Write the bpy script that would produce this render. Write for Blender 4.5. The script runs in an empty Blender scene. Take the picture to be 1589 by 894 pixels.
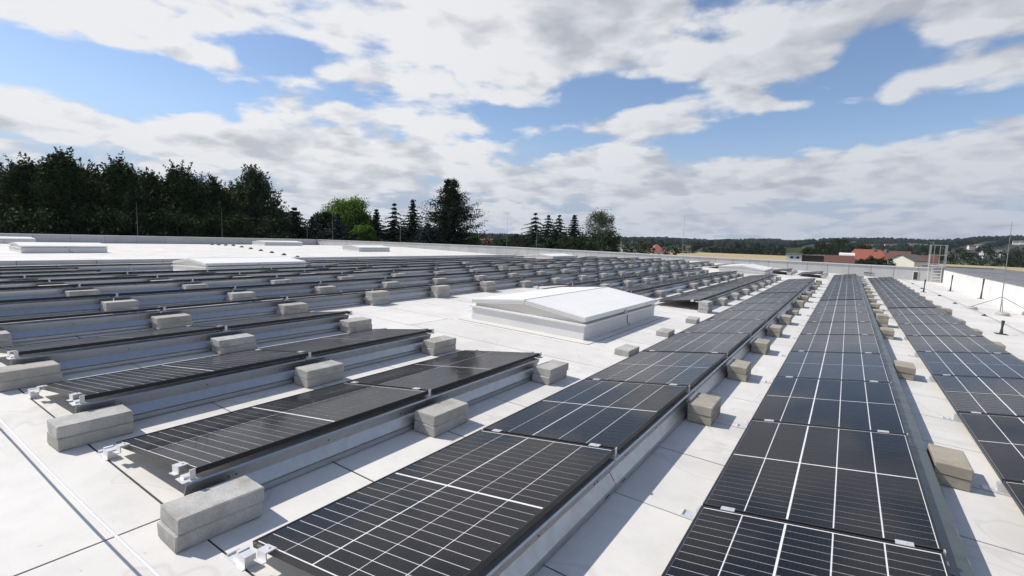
import bpy, math, random
from math import sin, cos, pi, radians, atan, atan2, hypot, sqrt, exp
from mathutils import Vector, Matrix

random.seed(7)
scene = bpy.context.scene
COL = scene.collection

# ------------------------------------------------------------------ camera
YAW, PITCH, ROLL = 0.588, -0.1001, 0.035
fwd = Vector((-sin(YAW) * cos(PITCH), cos(YAW) * cos(PITCH), sin(PITCH)))
right = Vector((cos(YAW), sin(YAW), 0))
up = right.cross(fwd)
r2 = cos(ROLL) * right + sin(ROLL) * up
u2 = -sin(ROLL) * right + cos(ROLL) * up
cam_d = bpy.data.cameras.new('camera')
cam = bpy.data.objects.new('camera', cam_d)
COL.objects.link(cam)
CAM = Vector((2.196, -1.1729, 1.5413))
cam.matrix_world = Matrix(((r2.x, u2.x, -fwd.x, CAM.x), (r2.y, u2.y, -fwd.y, CAM.y), (r2.z, u2.z, -fwd.z, CAM.z), (0, 0, 0, 1)))
cam_d.sensor_width = 36
cam_d.lens = 17.584
cam_d.clip_start = 0.05
cam_d.clip_end = 12000
scene.camera = cam

# ------------------------------------------------------------------ sun and sky
SUN_TO = Vector((-0.83, -0.31, 1.0)).normalized()      # direction towards the sun
SUN_EL = math.asin(SUN_TO.z)
SUN_ROT = atan2(SUN_TO.x, SUN_TO.y)
sd = bpy.data.lights.new('sun', 'SUN')
sd.energy = 5.0
sd.angle = radians(0.55)
sd.color = (1.0, 0.95, 0.875)
so = bpy.data.objects.new('sun', sd)
COL.objects.link(so)
so.rotation_euler = (-SUN_TO).to_track_quat('-Z', 'Y').to_euler()
so.location = (0, 0, 60)

scene.view_settings.view_transform = 'Standard'
scene.view_settings.look = 'None'
scene.view_settings.exposure = -0.12
scene.view_settings.gamma = 1.0
scene.view_settings.use_curve_mapping = False
scene.cycles.max_bounces = 8
scene.cycles.transparent_max_bounces = 12


class NT:
    """small helper round a node tree"""
    def __init__(self, tree):
        self.t = tree
        self.n = tree.nodes
        self.l = tree.links

    def node(self, typ, **kw):
        nd = self.n.new(typ)
        for k, v in kw.items():
            setattr(nd, k, v)
        return nd

    def put(self, sock, v):
        if isinstance(v, bpy.types.NodeSocket):
            self.l.new(v, sock)
        else:
            sock.default_value = v

    def m(self, op, a, b=None, c=None, clamp=False):
        nd = self.node('ShaderNodeMath', operation=op)
        nd.use_clamp = clamp
        self.put(nd.inputs[0], a)
        if b is not None:
            self.put(nd.inputs[1], b)
        if c is not None:
            self.put(nd.inputs[2], c)
        return nd.outputs[0]

    def vm(self, op, a, b=None):
        nd = self.node('ShaderNodeVectorMath', operation=op)
        self.put(nd.inputs[0], a)
        if b is not None:
            self.put(nd.inputs[1], b)
        return nd.outputs['Value'] if op in ('DOT_PRODUCT', 'LENGTH') else nd.outputs[0]

    def noise(self, vec, scale, detail=4, rough=0.55, dist=0.0):
        nd = self.node('ShaderNodeTexNoise')
        if vec is not None:
            self.l.new(vec, nd.inputs['Vector'])
        nd.inputs['Scale'].default_value = scale
        nd.inputs['Detail'].default_value = detail
        nd.inputs['Roughness'].default_value = rough
        nd.inputs['Distortion'].default_value = dist
        return nd.outputs['Fac']

    def ramp(self, fac, lo, hi, smooth=True):
        nd = self.node('ShaderNodeMapRange')
        nd.interpolation_type = 'SMOOTHSTEP' if smooth else 'LINEAR'
        self.put(nd.inputs['Value'], fac)
        self.put(nd.inputs['From Min'], lo)
        self.put(nd.inputs['From Max'], hi)
        return nd.outputs['Result']

    def mix(self, fac, a, b):
        nd = self.node('ShaderNodeMix', data_type='RGBA')
        self.put(nd.inputs['Factor'], fac)
        for s, v in (('A', a), ('B', b)):
            sk = [i for i in nd.inputs if i.name == s and i.type == 'RGBA'][0]
            self.put(sk, v if isinstance(v, bpy.types.NodeSocket) else (*v, 1) if len(v) == 3 else v)
        return [o for o in nd.outputs if o.type == 'RGBA'][0]


def build_world():
    w = bpy.data.worlds.new('World')
    scene.world = w
    w.use_nodes = True
    w.node_tree.nodes.clear()
    T = NT(w.node_tree)
    sky = T.node('ShaderNodeTexSky', sky_type='NISHITA')
    sky.sun_disc = False
    sky.sun_elevation = SUN_EL
    sky.sun_rotation = SUN_ROT
    sky.altitude = 300
    sky.air_density = 1.0
    sky.dust_density = 0.6
    sky.ozone_density = 2.0
    tc = T.node('ShaderNodeTexCoord')
    d = tc.outputs['Generated']
    sp = T.node('ShaderNodeSeparateXYZ')
    T.l.new(d, sp.inputs[0])
    dx, dy, dz = sp.outputs
    az = T.m('MULTIPLY', T.m('ARCTAN2', T.m('MULTIPLY', dx, -1.0), dy), 180 / pi)
    el = T.m('MULTIPLY', T.m('ARCSINE', dz), 180 / pi)
    # a cloud deck seen in perspective
    zz = T.m('ADD', T.m('MAXIMUM', dz, 0.0), 0.24)

    def deck(ox, oy, lift):
        cb = T.node('ShaderNodeCombineXYZ')
        T.l.new(T.m('ADD', T.m('DIVIDE', dx, zz), ox), cb.inputs[0])
        T.l.new(T.m('ADD', T.m('DIVIDE', dy, zz), oy), cb.inputs[1])
        T.l.new(T.m('ADD', T.m('MULTIPLY', dz, 2.2), 3.7 + lift), cb.inputs[2])
        return cb.outputs[0]

    def puffs(vec, scale):
        nd = T.node('ShaderNodeTexVoronoi', feature='F1')
        T.l.new(vec, nd.inputs['Vector'])
        nd.inputs['Scale'].default_value = scale
        nd.inputs['Detail'].default_value = 1.5
        nd.inputs['Roughness'].default_value = 0.55
        return T.m('SUBTRACT', 0.62, nd.outputs['Distance'])

    p = deck(0, 0, 0)
    q = deck(-0.075, -0.03, 0.11)            # a little way towards the sun
    n1 = T.noise(p, 1.75, 7, 0.57, 0.25)
    n2 = T.noise(q, 1.75, 6, 0.57, 0.25)
    n3 = T.noise(p, 6.5, 5, 0.6, 0.3)
    # puffs are warped by fine noise so that no cell borders show
    wn = T.node('ShaderNodeTexNoise')
    T.l.new(p, wn.inputs['Vector'])
    wn.inputs['Scale'].default_value = 7.0
    wn.inputs['Detail'].default_value = 4.0
    wv = T.node('ShaderNodeVectorMath', operation='SCALE')
    T.l.new(T.vm('SUBTRACT', wn.outputs['Color'], (0.5, 0.5, 0.5)), wv.inputs[0])
    wv.inputs['Scale'].default_value = 0.16
    v1 = puffs(T.vm('ADD', p, wv.outputs[0]), 4.2)
    v2 = puffs(T.vm('ADD', q, wv.outputs[0]), 4.2)
    # large cloud banks and open patches of this day's sky: azimuth, elevation, widths, amount
    banks = [
        (73, 12.8, 9.5, 1.7, -.30), (58, 16.8, 4.5, 1.7, -.26), (66, 12.0, 6, 1.5, -.16), (49, 13.5, 5, 1.0, -.12),
        (34, 13.2, 7, 1.3, -.22), (22, 15.6, 4.5, 1.2, -.24), (7, 12.2, 10, 1.2, -.22), (14, 10.3, 6, .9, -.18),
        (.5, 16.6, 2.2, 1.5, -.26), (-8, 12.0, 7, 1.0, -.23), (36, 10.8, 6, 1.0, -.12),
        (28, 21.5, 18, 3.6, .26), (9, 17.6, 7, 2.2, .25), (-3, 20.5, 6, 2.0, .16), (24, 18.5, 9, 1.6, .12), (64, 8.2, 18, 2.3, .24), (78, 17.5, 5.5, 1.9, .22),
        (47, 16.3, 7, 1.0, .10), (46, 12.2, 9, 1.1, .06), (-8, 15.2, 5, 1.2, .24), (-8, 19.5, 6, 1.8, .16),
        (17, 12.4, 9, .9, .24), (8, 13.6, 4, .6, .16), (67, 15.4, 4, .9, .20), (10, 6.6, 14, 2.0, .20), (-9, 7.8, 9, 2.0, .22), (35, 6.0, 20, 2.6, .18), (30, 2.4, 60, 1.6, .06),
    ]
    bias = None
    for a, e, wa, we, k in banks:
        x = T.m('DIVIDE', T.m('SUBTRACT', az, a), wa)
        y = T.m('DIVIDE', T.m('SUBTRACT', el, e), we)
        q = T.m('ADD', T.m('MULTIPLY', x, x), T.m('MULTIPLY', y, y))
        g = T.m('MULTIPLY', T.m('POWER', 2.71828, T.m('MULTIPLY', q, -1.0)), k)
        bias = g if bias is None else T.m('ADD', bias, g)
    # wider cloud gaps overhead, out of view, added to lower the sky's ambient light
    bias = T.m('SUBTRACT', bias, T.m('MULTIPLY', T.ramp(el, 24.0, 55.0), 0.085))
    bias = T.m('ADD', bias, T.m('MULTIPLY', T.ramp(el, 4.0, 0.5), 0.10))
    base = T.m('ADD', T.m('MULTIPLY', n1, 0.95), T.m('MULTIPLY', v1, 0.22))
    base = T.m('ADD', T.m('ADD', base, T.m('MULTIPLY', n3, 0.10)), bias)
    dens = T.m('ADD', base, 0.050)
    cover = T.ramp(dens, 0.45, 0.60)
    thick = T.ramp(dens, 0.58, 1.0)
    relief = T.m('ADD', T.m('MULTIPLY', T.m('SUBTRACT', n1, n2), 1.6), T.m('MULTIPLY', T.m('SUBTRACT', v1, v2), 0.55))
    lit = T.ramp(relief, -0.36, 0.36, False)
    shade = T.m('SUBTRACT', T.m('ADD', T.m('MULTIPLY', lit, 1.1), T.m('MULTIPLY', n3, 0.35)), T.m('MULTIPLY', thick, 0.42))
    bright = T.ramp(shade, 0.10, 0.80, False)
    ccol = T.mix(bright, (5.5, 5.75, 6.3), (9.5, 9.5, 9.6))
    # sunward clouds are brighter than those on the far side
    sw = T.vm('DOT_PRODUCT', d, (SUN_TO.x, SUN_TO.y, 0.25))
    sw = T.ramp(sw, -0.35, 0.45)
    ccol = T.vm('MULTIPLY', ccol, T.mix(sw, (0.80, 0.82, 0.86), (1.0, 1.0, 1.0)))
    # distant clouds low over the land are seen through more air
    low = T.ramp(el, 11.0, 1.0)
    ccol = T.mix(T.m('MULTIPLY', low, 0.45), ccol, T.mix(sw, (4.3, 4.95, 6.2), (6.9, 7.2, 7.8)))
    skyc = T.vm('MULTIPLY', sky.outputs[0], (1.42, 1.43, 1.50))
    skyc = T.mix(T.m('MULTIPLY', T.ramp(el, 12.0, 3.0), 0.92), skyc, (4.4, 5.2, 6.6))
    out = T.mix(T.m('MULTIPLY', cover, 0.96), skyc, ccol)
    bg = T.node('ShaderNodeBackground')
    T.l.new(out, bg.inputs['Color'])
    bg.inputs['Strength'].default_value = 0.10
    o = T.node('ShaderNodeOutputWorld')
    T.l.new(bg.outputs[0], o.inputs['Surface'])


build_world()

# ------------------------------------------------------------------ materials
MATS = {}


def mat(name, base, rough=0.6, metal=0.0, var=None, vscale=8.0, bump=0.0, bscale=40.0, spec=0.5, coat=0.0,
        obj_var=0.0, island=None, detail=5, transl=0.0, coords='Object', stretch=None, rvar=0.0):
    m = bpy.data.materials.new(name)
    m.use_nodes = True
    T = NT(m.node_tree)
    b = T.n['Principled BSDF']
    b.inputs['Roughness'].default_value = rough
    b.inputs['Metallic'].default_value = metal
    b.inputs['Specular IOR Level'].default_value = spec
    if coat:
        b.inputs['Coat Weight'].default_value = coat
        b.inputs['Coat Roughness'].default_value = 0.08
    col = None
    tc = T.node('ShaderNodeTexCoord')
    vec = tc.outputs[coords]
    if stretch:
        mp = T.node('ShaderNodeMapping')
        mp.inputs['Scale'].default_value = stretch
        T.l.new(vec, mp.inputs['Vector'])
        vec = mp.outputs[0]
    if var:
        f = T.ramp(T.noise(vec, vscale, detail, 0.6), 0.28, 0.72)
        col = T.mix(f, base, var)
        if rvar:
            T.l.new(T.m('ADD', T.m('MULTIPLY', f, rvar), rough - rvar / 2), b.inputs['Roughness'])
    if island:
        gi = T.node('ShaderNodeNewGeometry')
        col = T.mix(gi.outputs['Random Per Island'], col if col else base, island)
    if obj_var:
        oi = T.node('ShaderNodeObjectInfo')
        k = T.m('ADD', T.m('MULTIPLY', oi.outputs['Random'], 2 * obj_var), 1 - obj_var)
        src = col
        if src is None:
            rgb = T.node('ShaderNodeRGB')
            rgb.outputs[0].default_value = (*base, 1)
            src = rgb.outputs[0]
        cbx = T.node('ShaderNodeCombineXYZ')
        for i in range(3):
            T.l.new(k, cbx.inputs[i])
        col = T.vm('MULTIPLY', src, cbx.outputs[0])
    if col is None:
        b.inputs['Base Color'].default_value = (*base, 1)
    else:
        T.l.new(col, b.inputs['Base Color'])
    if bump:
        bp = T.node('ShaderNodeBump')
        bp.inputs['Strength'].default_value = bump
        bp.inputs['Distance'].default_value = 0.02
        T.l.new(T.noise(vec, bscale, 5, 0.6), bp.inputs['Height'])
        T.l.new(bp.outputs[0], b.inputs['Normal'])
    if transl:
        tr = T.node('ShaderNodeBsdfTranslucent')
        if col is None:
            tr.inputs['Color'].default_value = (*base, 1)
        else:
            T.l.new(T.vm('MULTIPLY', col, (1.3, 1.5, 0.6)), tr.inputs['Color'])
        mx = T.node('ShaderNodeMixShader')
        mx.inputs[0].default_value = transl
        T.l.new(b.outputs[0], mx.inputs[1])
        T.l.new(tr.outputs[0], mx.inputs[2])
        T.l.new(mx.outputs[0], T.n['Material Output'].inputs['Surface'])
    MATS[name] = m
    return m


def membrane_material():
    m = bpy.data.materials.new('membrane')
    m.use_nodes = True
    T = NT(m.node_tree)
    b = T.n['Principled BSDF']
    g = T.node('ShaderNodeNewGeometry')
    pos = g.outputs['Position']
    big = T.ramp(T.noise(pos, 0.55, 5, 0.6), 0.35, 0.68)
    fine = T.ramp(T.noise(pos, 5.0, 6, 0.65), 0.42, 0.72)
    spots = T.ramp(T.noise(pos, 21.0, 3, 0.5), 0.70, 0.80)
    mp = T.node('ShaderNodeMapping')
    mp.inputs['Scale'].default_value = (0.35, 2.6, 1)
    T.l.new(pos, mp.inputs['Vector'])
    streak = T.ramp(T.noise(mp.outputs[0], 3.0, 5, 0.65), 0.52, 0.78)
    c = T.mix(big, (0.690, 0.668, 0.628), (0.620, 0.598, 0.560))
    c = T.mix(T.m('MULTIPLY', fine, 0.45), c, (0.55, 0.535, 0.51))
    c = T.mix(T.m('MULTIPLY', streak, 0.34), c, (0.45, 0.425, 0.39))
    # rims of dried puddles
    pn = T.noise(pos, 0.9, 3, 0.5, 0.3)
    rim = T.m('SUBTRACT', 1.0, T.ramp(T.m('ABSOLUTE', T.m('SUBTRACT', pn, 0.56)), 0.0, 0.012))
    c = T.mix(T.m('MULTIPLY', rim, 0.22), c, (0.34, 0.31, 0.27))
    pool = T.ramp(pn, 0.555, 0.62)
    c = T.mix(T.m('MULTIPLY', pool, 0.22), c, (0.42, 0.39, 0.345))
    c = T.mix(T.m('MULTIPLY', spots, 0.40), c, (0.27, 0.25, 0.22))
    scuff = T.ramp(T.noise(mp.outputs[0], 26.0, 4, 0.7), 0.66, 0.80)
    c = T.mix(T.m('MULTIPLY', scuff, 0.28), c, (0.30, 0.28, 0.25))
    oi = T.node('ShaderNodeObjectInfo')
    k = T.m('ADD', T.m('MULTIPLY', oi.outputs['Random'], 0.07), 0.965)
    cb = T.node('ShaderNodeCombineXYZ')
    for i in range(3):
        T.l.new(k, cb.inputs[i])
    T.l.new(T.vm('MULTIPLY', c, cb.outputs[0]), b.inputs['Base Color'])
    b.inputs['Roughness'].default_value = 0.62
    b.inputs['Specular IOR Level'].default_value = 0.3
    bp = T.node('ShaderNodeBump')
    bp.inputs['Strength'].default_value = 0.25
    bp.inputs['Distance'].default_value = 0.02
    h = T.m('ADD', T.noise(pos, 2.2, 4, 0.55), T.m('MULTIPLY', T.noise(pos, 60, 3, 0.5), 0.06))
    T.l.new(h, bp.inputs['Height'])
    T.l.new(bp.outputs[0], b.inputs['Normal'])
    MATS['membrane'] = m


def cell_material(name, lines):
    """monocrystalline cell; with lines: the thin light gaps between the cells of one block"""
    m = bpy.data.materials.new(name)
    m.use_nodes = True
    T = NT(m.node_tree)
    b = T.n['Principled BSDF']
    tc = T.node('ShaderNodeTexCoord')
    sp = T.node('ShaderNodeSeparateXYZ')
    T.l.new(tc.outputs['Object'], sp.inputs[0])
    x, y = sp.outputs[0], sp.outputs[1]
    oi = T.node('ShaderNodeObjectInfo')
    c = T.mix(oi.outputs['Random'], (0.0022, 0.0022, 0.0030), (0.0042, 0.0042, 0.0062))
    # busbars: fine wires along the row
    bx = T.m('LESS_THAN', T.m('MODULO', T.m('ADD', x, 10.0), 0.0205), 0.0009)
    c = T.mix(T.m('MULTIPLY', bx, 0.10), c, (0.30, 0.30, 0.31))
    if lines:
        ln = T.m('LESS_THAN', T.m('MODULO', T.m('ADD', y, 0.0026), CP), 0.0052)
        c = T.mix(T.m('MULTIPLY', ln, 0.85), c, (0.50, 0.50, 0.51))
    T.l.new(c, b.inputs['Base Color'])
    b.inputs['Roughness'].default_value = 0.45
    b.inputs['Specular IOR Level'].default_value = 0.2
    MATS[name] = m


def glass_material():
    m = bpy.data.materials.new('panel_glass')
    m.use_nodes = True
    T = NT(m.node_tree)
    T.n.remove(T.n['Principled BSDF'])
    tr = T.node('ShaderNodeBsdfTransparent')
    gl = T.node('ShaderNodeBsdfGlossy')
    gl.inputs['Color'].default_value = (0.97, 0.94, 0.93, 1)
    tc = T.node('ShaderNodeTexCoord')
    n = T.ramp(T.noise(tc.outputs['Object'], 3.0, 5, 0.65), 0.35, 0.75)
    T.l.new(T.m('ADD', T.m('MULTIPLY', n, 0.05), 0.055), gl.inputs['Roughness'])
    fr = T.node('ShaderNodeFresnel')
    fr.inputs['IOR'].default_value = 1.34
    df = T.node('ShaderNodeBsdfDiffuse')
    df.inputs['Color'].default_value = (0.45, 0.43, 0.40, 1)
    dust = T.node('ShaderNodeMixShader')
    T.l.new(T.m('MULTIPLY', n, 0.005), dust.inputs[0])
    T.l.new(tr.outputs[0], dust.inputs[1])
    T.l.new(df.outputs[0], dust.inputs[2])
    mx = T.node('ShaderNodeMixShader')
    # textured anti-reflective glass mirrors less at grazing angles than plain glass
    T.l.new(T.m('MINIMUM', T.m('MULTIPLY', fr.outputs[0], 0.56), 0.23), mx.inputs[0])
    T.l.new(dust.outputs[0], mx.inputs[1])
    T.l.new(gl.outputs[0], mx.inputs[2])
    T.l.new(mx.outputs[0], T.n['Material Output'].inputs['Surface'])
    MATS['panel_glass'] = m


def concrete_material(name, ca, cb, cc):
    m = bpy.data.materials.new(name)
    m.use_nodes = True
    T = NT(m.node_tree)
    b = T.n['Principled BSDF']
    tc = T.node('ShaderNodeTexCoord')
    oi = T.node('ShaderNodeObjectInfo')
    ad = T.node('ShaderNodeVectorMath', operation='ADD')
    T.l.new(tc.outputs['Object'], ad.inputs[0])
    sc = T.node('ShaderNodeVectorMath', operation='SCALE')
    sc.inputs[0].default_value = (13.0, 7.0, 5.0)
    T.l.new(oi.outputs['Random'], sc.inputs['Scale'])
    T.l.new(sc.outputs[0], ad.inputs[1])
    v = ad.outputs[0]
    a = T.ramp(T.noise(v, 7.0, 6, 0.65), 0.3, 0.7)
    c = T.mix(a, ca, cb)
    g = T.ramp(T.noise(v, 120.0, 3, 0.6), 0.4, 0.7)
    c = T.mix(T.m('MULTIPLY', g, 0.35), c, (0.22, 0.21, 0.19))
    st = T.ramp(T.noise(v, 4.0, 4, 0.6), 0.52, 0.70)
    c = T.mix(T.m('MULTIPLY', st, 0.45), c, (0.20, 0.19, 0.155))
    c = T.mix(T.m('MULTIPLY', T.m('POWER', oi.outputs['Random'], 2.0), 0.5), c, cc)
    T.l.new(c, b.inputs['Base Color'])
    b.inputs['Roughness'].default_value = 0.9
    b.inputs['Specular IOR Level'].default_value = 0.2
    bp = T.node('ShaderNodeBump')
    bp.inputs['Strength'].default_value = 0.5
    bp.inputs['Distance'].default_value = 0.004
    T.l.new(T.noise(v, 90.0, 5, 0.7), bp.inputs['Height'])
    T.l.new(bp.outputs[0], b.inputs['Normal'])
    MATS[name] = m


Q = 1.774           # panel pitch along a row
PITCH_X = 1.6108    # row pitch
L, W, TILT, HL = 1.754, 1.0705, 0.160, 0.088
CP = 0.0709         # cell pitch along the row
membrane_material()
cell_material('cell', False)
cell_material('cell_block', True)
glass_material()
concrete_material('concrete', (0.52, 0.51, 0.49), (0.39, 0.382, 0.362), (0.34, 0.305, 0.235))
concrete_material('concrete_tan', (0.43, 0.40, 0.335), (0.31, 0.285, 0.235), (0.29, 0.25, 0.18))
mat('frame_black', (0.012, 0.012, 0.013), 0.38, spec=0.4)
mat('frame_edge', (0.30, 0.30, 0.31), 0.35, metal=0.6)
mat('backsheet', (0.74, 0.74, 0.745), 0.5)
mat('galvanised', (0.58, 0.575, 0.565), 0.33, metal=0.84, var=(0.51, 0.51, 0.505), vscale=14, obj_var=0.05, rvar=0.08)
mat('galvanised_dark', (0.085, 0.105, 0.103), 0.33, metal=0.45, var=(0.12, 0.14, 0.138), vscale=9, rvar=0.2)
mat('aluminium', (0.74, 0.74, 0.75), 0.42, metal=0.45, var=(0.66, 0.66, 0.67), vscale=20)
mat('clip_white', (0.66, 0.66, 0.665), 0.42, metal=0.5)
mat('seam_dark', (0.030, 0.029, 0.028), 0.8)
mat('gap_black', (0.02, 0.02, 0.02), 0.7)  # black put in for the dark of an open panel gap
mat('opal', (0.81, 0.80, 0.77), 0.36, spec=0.35, var=(0.76, 0.745, 0.71), vscale=2.5)
mat('skylight_frame', (0.74, 0.73, 0.71), 0.45)
mat('skylight_cream', (0.66, 0.63, 0.575), 0.5)
mat('wall_grey', (0.47, 0.47, 0.465), 0.7, var=(0.41, 0.41, 0.405), vscale=1.2, bump=0.1, bscale=3, obj_var=0.05)
mat('wall_white', (0.72, 0.71, 0.695), 0.65, var=(0.65, 0.64, 0.62), vscale=1.0, bump=0.12, bscale=2.5, obj_var=0.03)
mat('coping_light', (0.66, 0.655, 0.63), 0.45, metal=0.2, var=(0.56, 0.555, 0.53), vscale=3)
mat('coping_dark', (0.20, 0.205, 0.21), 0.6, var=(0.14, 0.145, 0.15), vscale=2)
mat('bitumen', (0.20, 0.20, 0.205), 0.85, var=(0.13, 0.13, 0.135), vscale=0.8, bump=0.2, bscale=30)
mat('rope', (0.90, 0.895, 0.87), 0.8, bump=0.6, bscale=220)
mat('wire', (0.30, 0.30, 0.30), 0.5, metal=0.6)
mat('post_dark', (0.035, 0.035, 0.037), 0.6)
mat('bark', (0.055, 0.045, 0.036), 0.9, var=(0.035, 0.028, 0.022), vscale=6)
mat('bark_pale', (0.32, 0.31, 0.29), 0.8, var=(0.10, 0.09, 0.08), vscale=3)
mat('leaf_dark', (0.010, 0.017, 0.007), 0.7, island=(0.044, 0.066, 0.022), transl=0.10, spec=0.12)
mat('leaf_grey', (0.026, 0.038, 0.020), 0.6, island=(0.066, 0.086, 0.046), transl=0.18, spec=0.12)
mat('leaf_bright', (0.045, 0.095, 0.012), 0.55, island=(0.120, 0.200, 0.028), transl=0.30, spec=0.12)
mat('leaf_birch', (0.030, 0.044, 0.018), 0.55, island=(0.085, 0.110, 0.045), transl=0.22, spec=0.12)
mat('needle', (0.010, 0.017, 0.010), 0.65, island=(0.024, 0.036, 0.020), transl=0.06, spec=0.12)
mat('needle_blue', (0.020, 0.030, 0.030), 0.65, island=(0.050, 0.068, 0.064), transl=0.06, spec=0.12)
mat('forest_leaf', (0.010, 0.017, 0.013), 0.9, island=(0.020, 0.030, 0.020), spec=0.05)
mat('wheat', (0.42, 0.33, 0.17), 0.9, var=(0.34, 0.27, 0.14), vscale=0.03, bump=0.3, bscale=2)
mat('meadow', (0.085, 0.130, 0.035), 0.9, var=(0.12, 0.15, 0.05), vscale=0.02)
mat('ground', (0.060, 0.085, 0.030), 0.95, var=(0.095, 0.105, 0.045), vscale=0.012)
mat('hill', (0.016, 0.026, 0.016), 0.95, var=(0.032, 0.046, 0.022), vscale=0.006)
mat('tile_red', (0.25, 0.070, 0.045), 0.75, var=(0.32, 0.10, 0.065), vscale=3)
mat('tile_brown', (0.14, 0.058, 0.045), 0.8, var=(0.10, 0.048, 0.038), vscale=2)
mat('tile_pink', (0.42, 0.13, 0.12), 0.75, var=(0.36, 0.10, 0.09), vscale=2)
mat('tile_grey', (0.10, 0.085, 0.075), 0.85, var=(0.14, 0.115, 0.10), vscale=2)
mat('plaster_cream', (0.80, 0.765, 0.67), 0.8, var=(0.74, 0.70, 0.61), vscale=0.6)
mat('plaster_white', (0.74, 0.73, 0.71), 0.8, var=(0.68, 0.67, 0.65), vscale=0.6)
mat('plaster_grey', (0.17, 0.17, 0.175), 0.8, var=(0.22, 0.22, 0.22), vscale=0.6)
mat('timber', (0.08, 0.05, 0.033), 0.8)
mat('window_dark', (0.02, 0.022, 0.026), 0.15)


# ------------------------------------------------------------------ mesh helper
class MB:
    def __init__(self):
        self.v, self.f, self.mi = [], [], []

    def poly(self, pts, mi=0):
        i = len(self.v)
        self.v += [tuple(p) for p in pts]
        self.f.append(tuple(range(i, i + len(pts))))
        self.mi.append(mi)

    def box(self, x0, x1, y0, y1, z0, z1, mi=0, M=None):
        c = [(x, y, z) for z in (z0, z1) for y in (y0, y1) for x in (x0, x1)]
        if M is not None:
            c = [tuple(M @ Vector(p)) for p in c]
        i = len(self.v)
        self.v += c
        for a in ((0, 2, 3, 1), (4, 5, 7, 6), (0, 1, 5, 4), (2, 6, 7, 3), (0, 4, 6, 2), (1, 3, 7, 5)):
            self.f.append(tuple(i + k for k in a))
            self.mi.append(mi)

    def hexa(self, c, mi=0):
        """eight corners: bottom ring of four (counter-clockwise), top ring of four"""
        i = len(self.v)
        self.v += [tuple(p) for p in c]
        for a in ((3, 2, 1, 0), (4, 5, 6, 7), (0, 1, 5, 4), (1, 2, 6, 5), (2, 3, 7, 6), (3, 0, 4, 7)):
            self.f.append(tuple(i + k for k in a))
            self.mi.append(mi)

    def tube(self, pts, rads, n=6, mi=0, cap=True):
        pts = [Vector(p) for p in pts]
        if not hasattr(rads, '__len__'):
            rads = [rads] * len(pts)
        i0 = len(self.v)
        for k, p in enumerate(pts):
            t = (pts[min(k + 1, len(pts) - 1)] - pts[max(k - 1, 0)]).normalized()
            a = t.cross(Vector((0, 0, 1)))
            if a.length < 1e-3:
                a = Vector((1, 0, 0))
            a.normalize()
            b = t.cross(a)
            for j in range(n):
                an = 2 * pi * j / n
                self.v.append(tuple(p + (a * cos(an) + b * sin(an)) * rads[k]))
        for k in range(len(pts) - 1):
            for j in range(n):
                a, b = i0 + k * n + j, i0 + k * n + (j + 1) % n
                self.f.append((a, b, b + n, a + n))
                self.mi.append(mi)
        if cap:
            self.f.append(tuple(i0 + j for j in reversed(range(n))))
            self.f.append(tuple(i0 + (len(pts) - 1) * n + j for j in range(n)))
            self.mi += [mi, mi]

    def profile(self, sec, y0, y1, th, mi=0):
        """folded sheet: section (x, z) polyline of thickness th extruded along y"""
        P = [Vector((a, b)) for a, b in sec]
        off = []
        for k in range(len(P)):
            t = (P[min(k + 1, len(P) - 1)] - P[max(k - 1, 0)]).normalized()
            off.append(P[k] + Vector((-t.y, t.x)) * th)
        ring = P + off[::-1]
        n = len(ring)
        i = len(self.v)
        self.v += [(p.x, y0, p.y) for p in ring] + [(p.x, y1, p.y) for p in ring]
        for k in range(n):
            b = (k + 1) % n
            self.f.append((i + k, i + n + k, i + n + b, i + b))
            self.mi.append(mi)
        m = len(P)
        for k in range(m - 1):
            q = (k, k + 1, n - 2 - k, n - 1 - k)
            self.f.append(tuple(i + a for a in q))
            self.f.append(tuple(i + n + a for a in reversed(q)))
            self.mi += [mi, mi]

    def mesh(self, name, mats):
        me = bpy.data.meshes.new(name)
        me.from_pydata(self.v, [], self.f)
        for m in (mats if isinstance(mats, (list, tuple)) else [mats]):
            me.materials.append(MATS[m])
        if any(self.mi):
            me.polygons.foreach_set('material_index', self.mi)
        me.update()
        return me

    def build(self, name, mats, parent=None, loc=None, rot=None, smooth=False):
        me = self.mesh(name, mats)
        if smooth:
            me.polygons.foreach_set('use_smooth', [True] * len(me.polygons))
        return put(name, me, parent, loc, rot)


def put(name, me, parent=None, loc=None, rot=None):
    o = bpy.data.objects.new(name, me)
    COL.objects.link(o)
    if parent is not None:
        o.parent = parent
    if loc is not None:
        o.location = loc
    if rot is not None:
        o.rotation_euler = rot
    return o


def tag(o, label=None, cat=None, group=None, kind=None):
    if label:
        o['label'] = label
    if cat:
        o['category'] = cat
    if group:
        o['group'] = group
    if kind:
        o['kind'] = kind
    return o


ORD = ['zeroth', 'first', 'second', 'third', 'fourth', 'fifth', 'sixth', 'seventh', 'eighth', 'ninth', 'tenth', 'eleventh', 'twelfth',
       'thirteenth', 'fourteenth', 'fifteenth', 'sixteenth', 'seventeenth', 'eighteenth', 'nineteenth', 'twentieth', 'twenty-first', 'twenty-second']

# ------------------------------------------------------------------ the roof: low ridges and valleys
GROUND_Z = -8.0
PROF = [(7.0, -0.245), (-7.5, 0.2625), (-23.7, -0.14), (-38.9, 0.10), (-54.0, -0.26)]


def roofz(x):
    if x >= PROF[0][0]:
        return PROF[0][1]
    for (xa, za), (xb, zb) in zip(PROF, PROF[1:]):
        if xb <= x <= xa:
            return za + (zb - za) * (xa - x) / (xa - xb)
    return PROF[-1][1]


def slope(x):
    return (roofz(x + .05) - roofz(x - .05)) / .1


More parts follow.
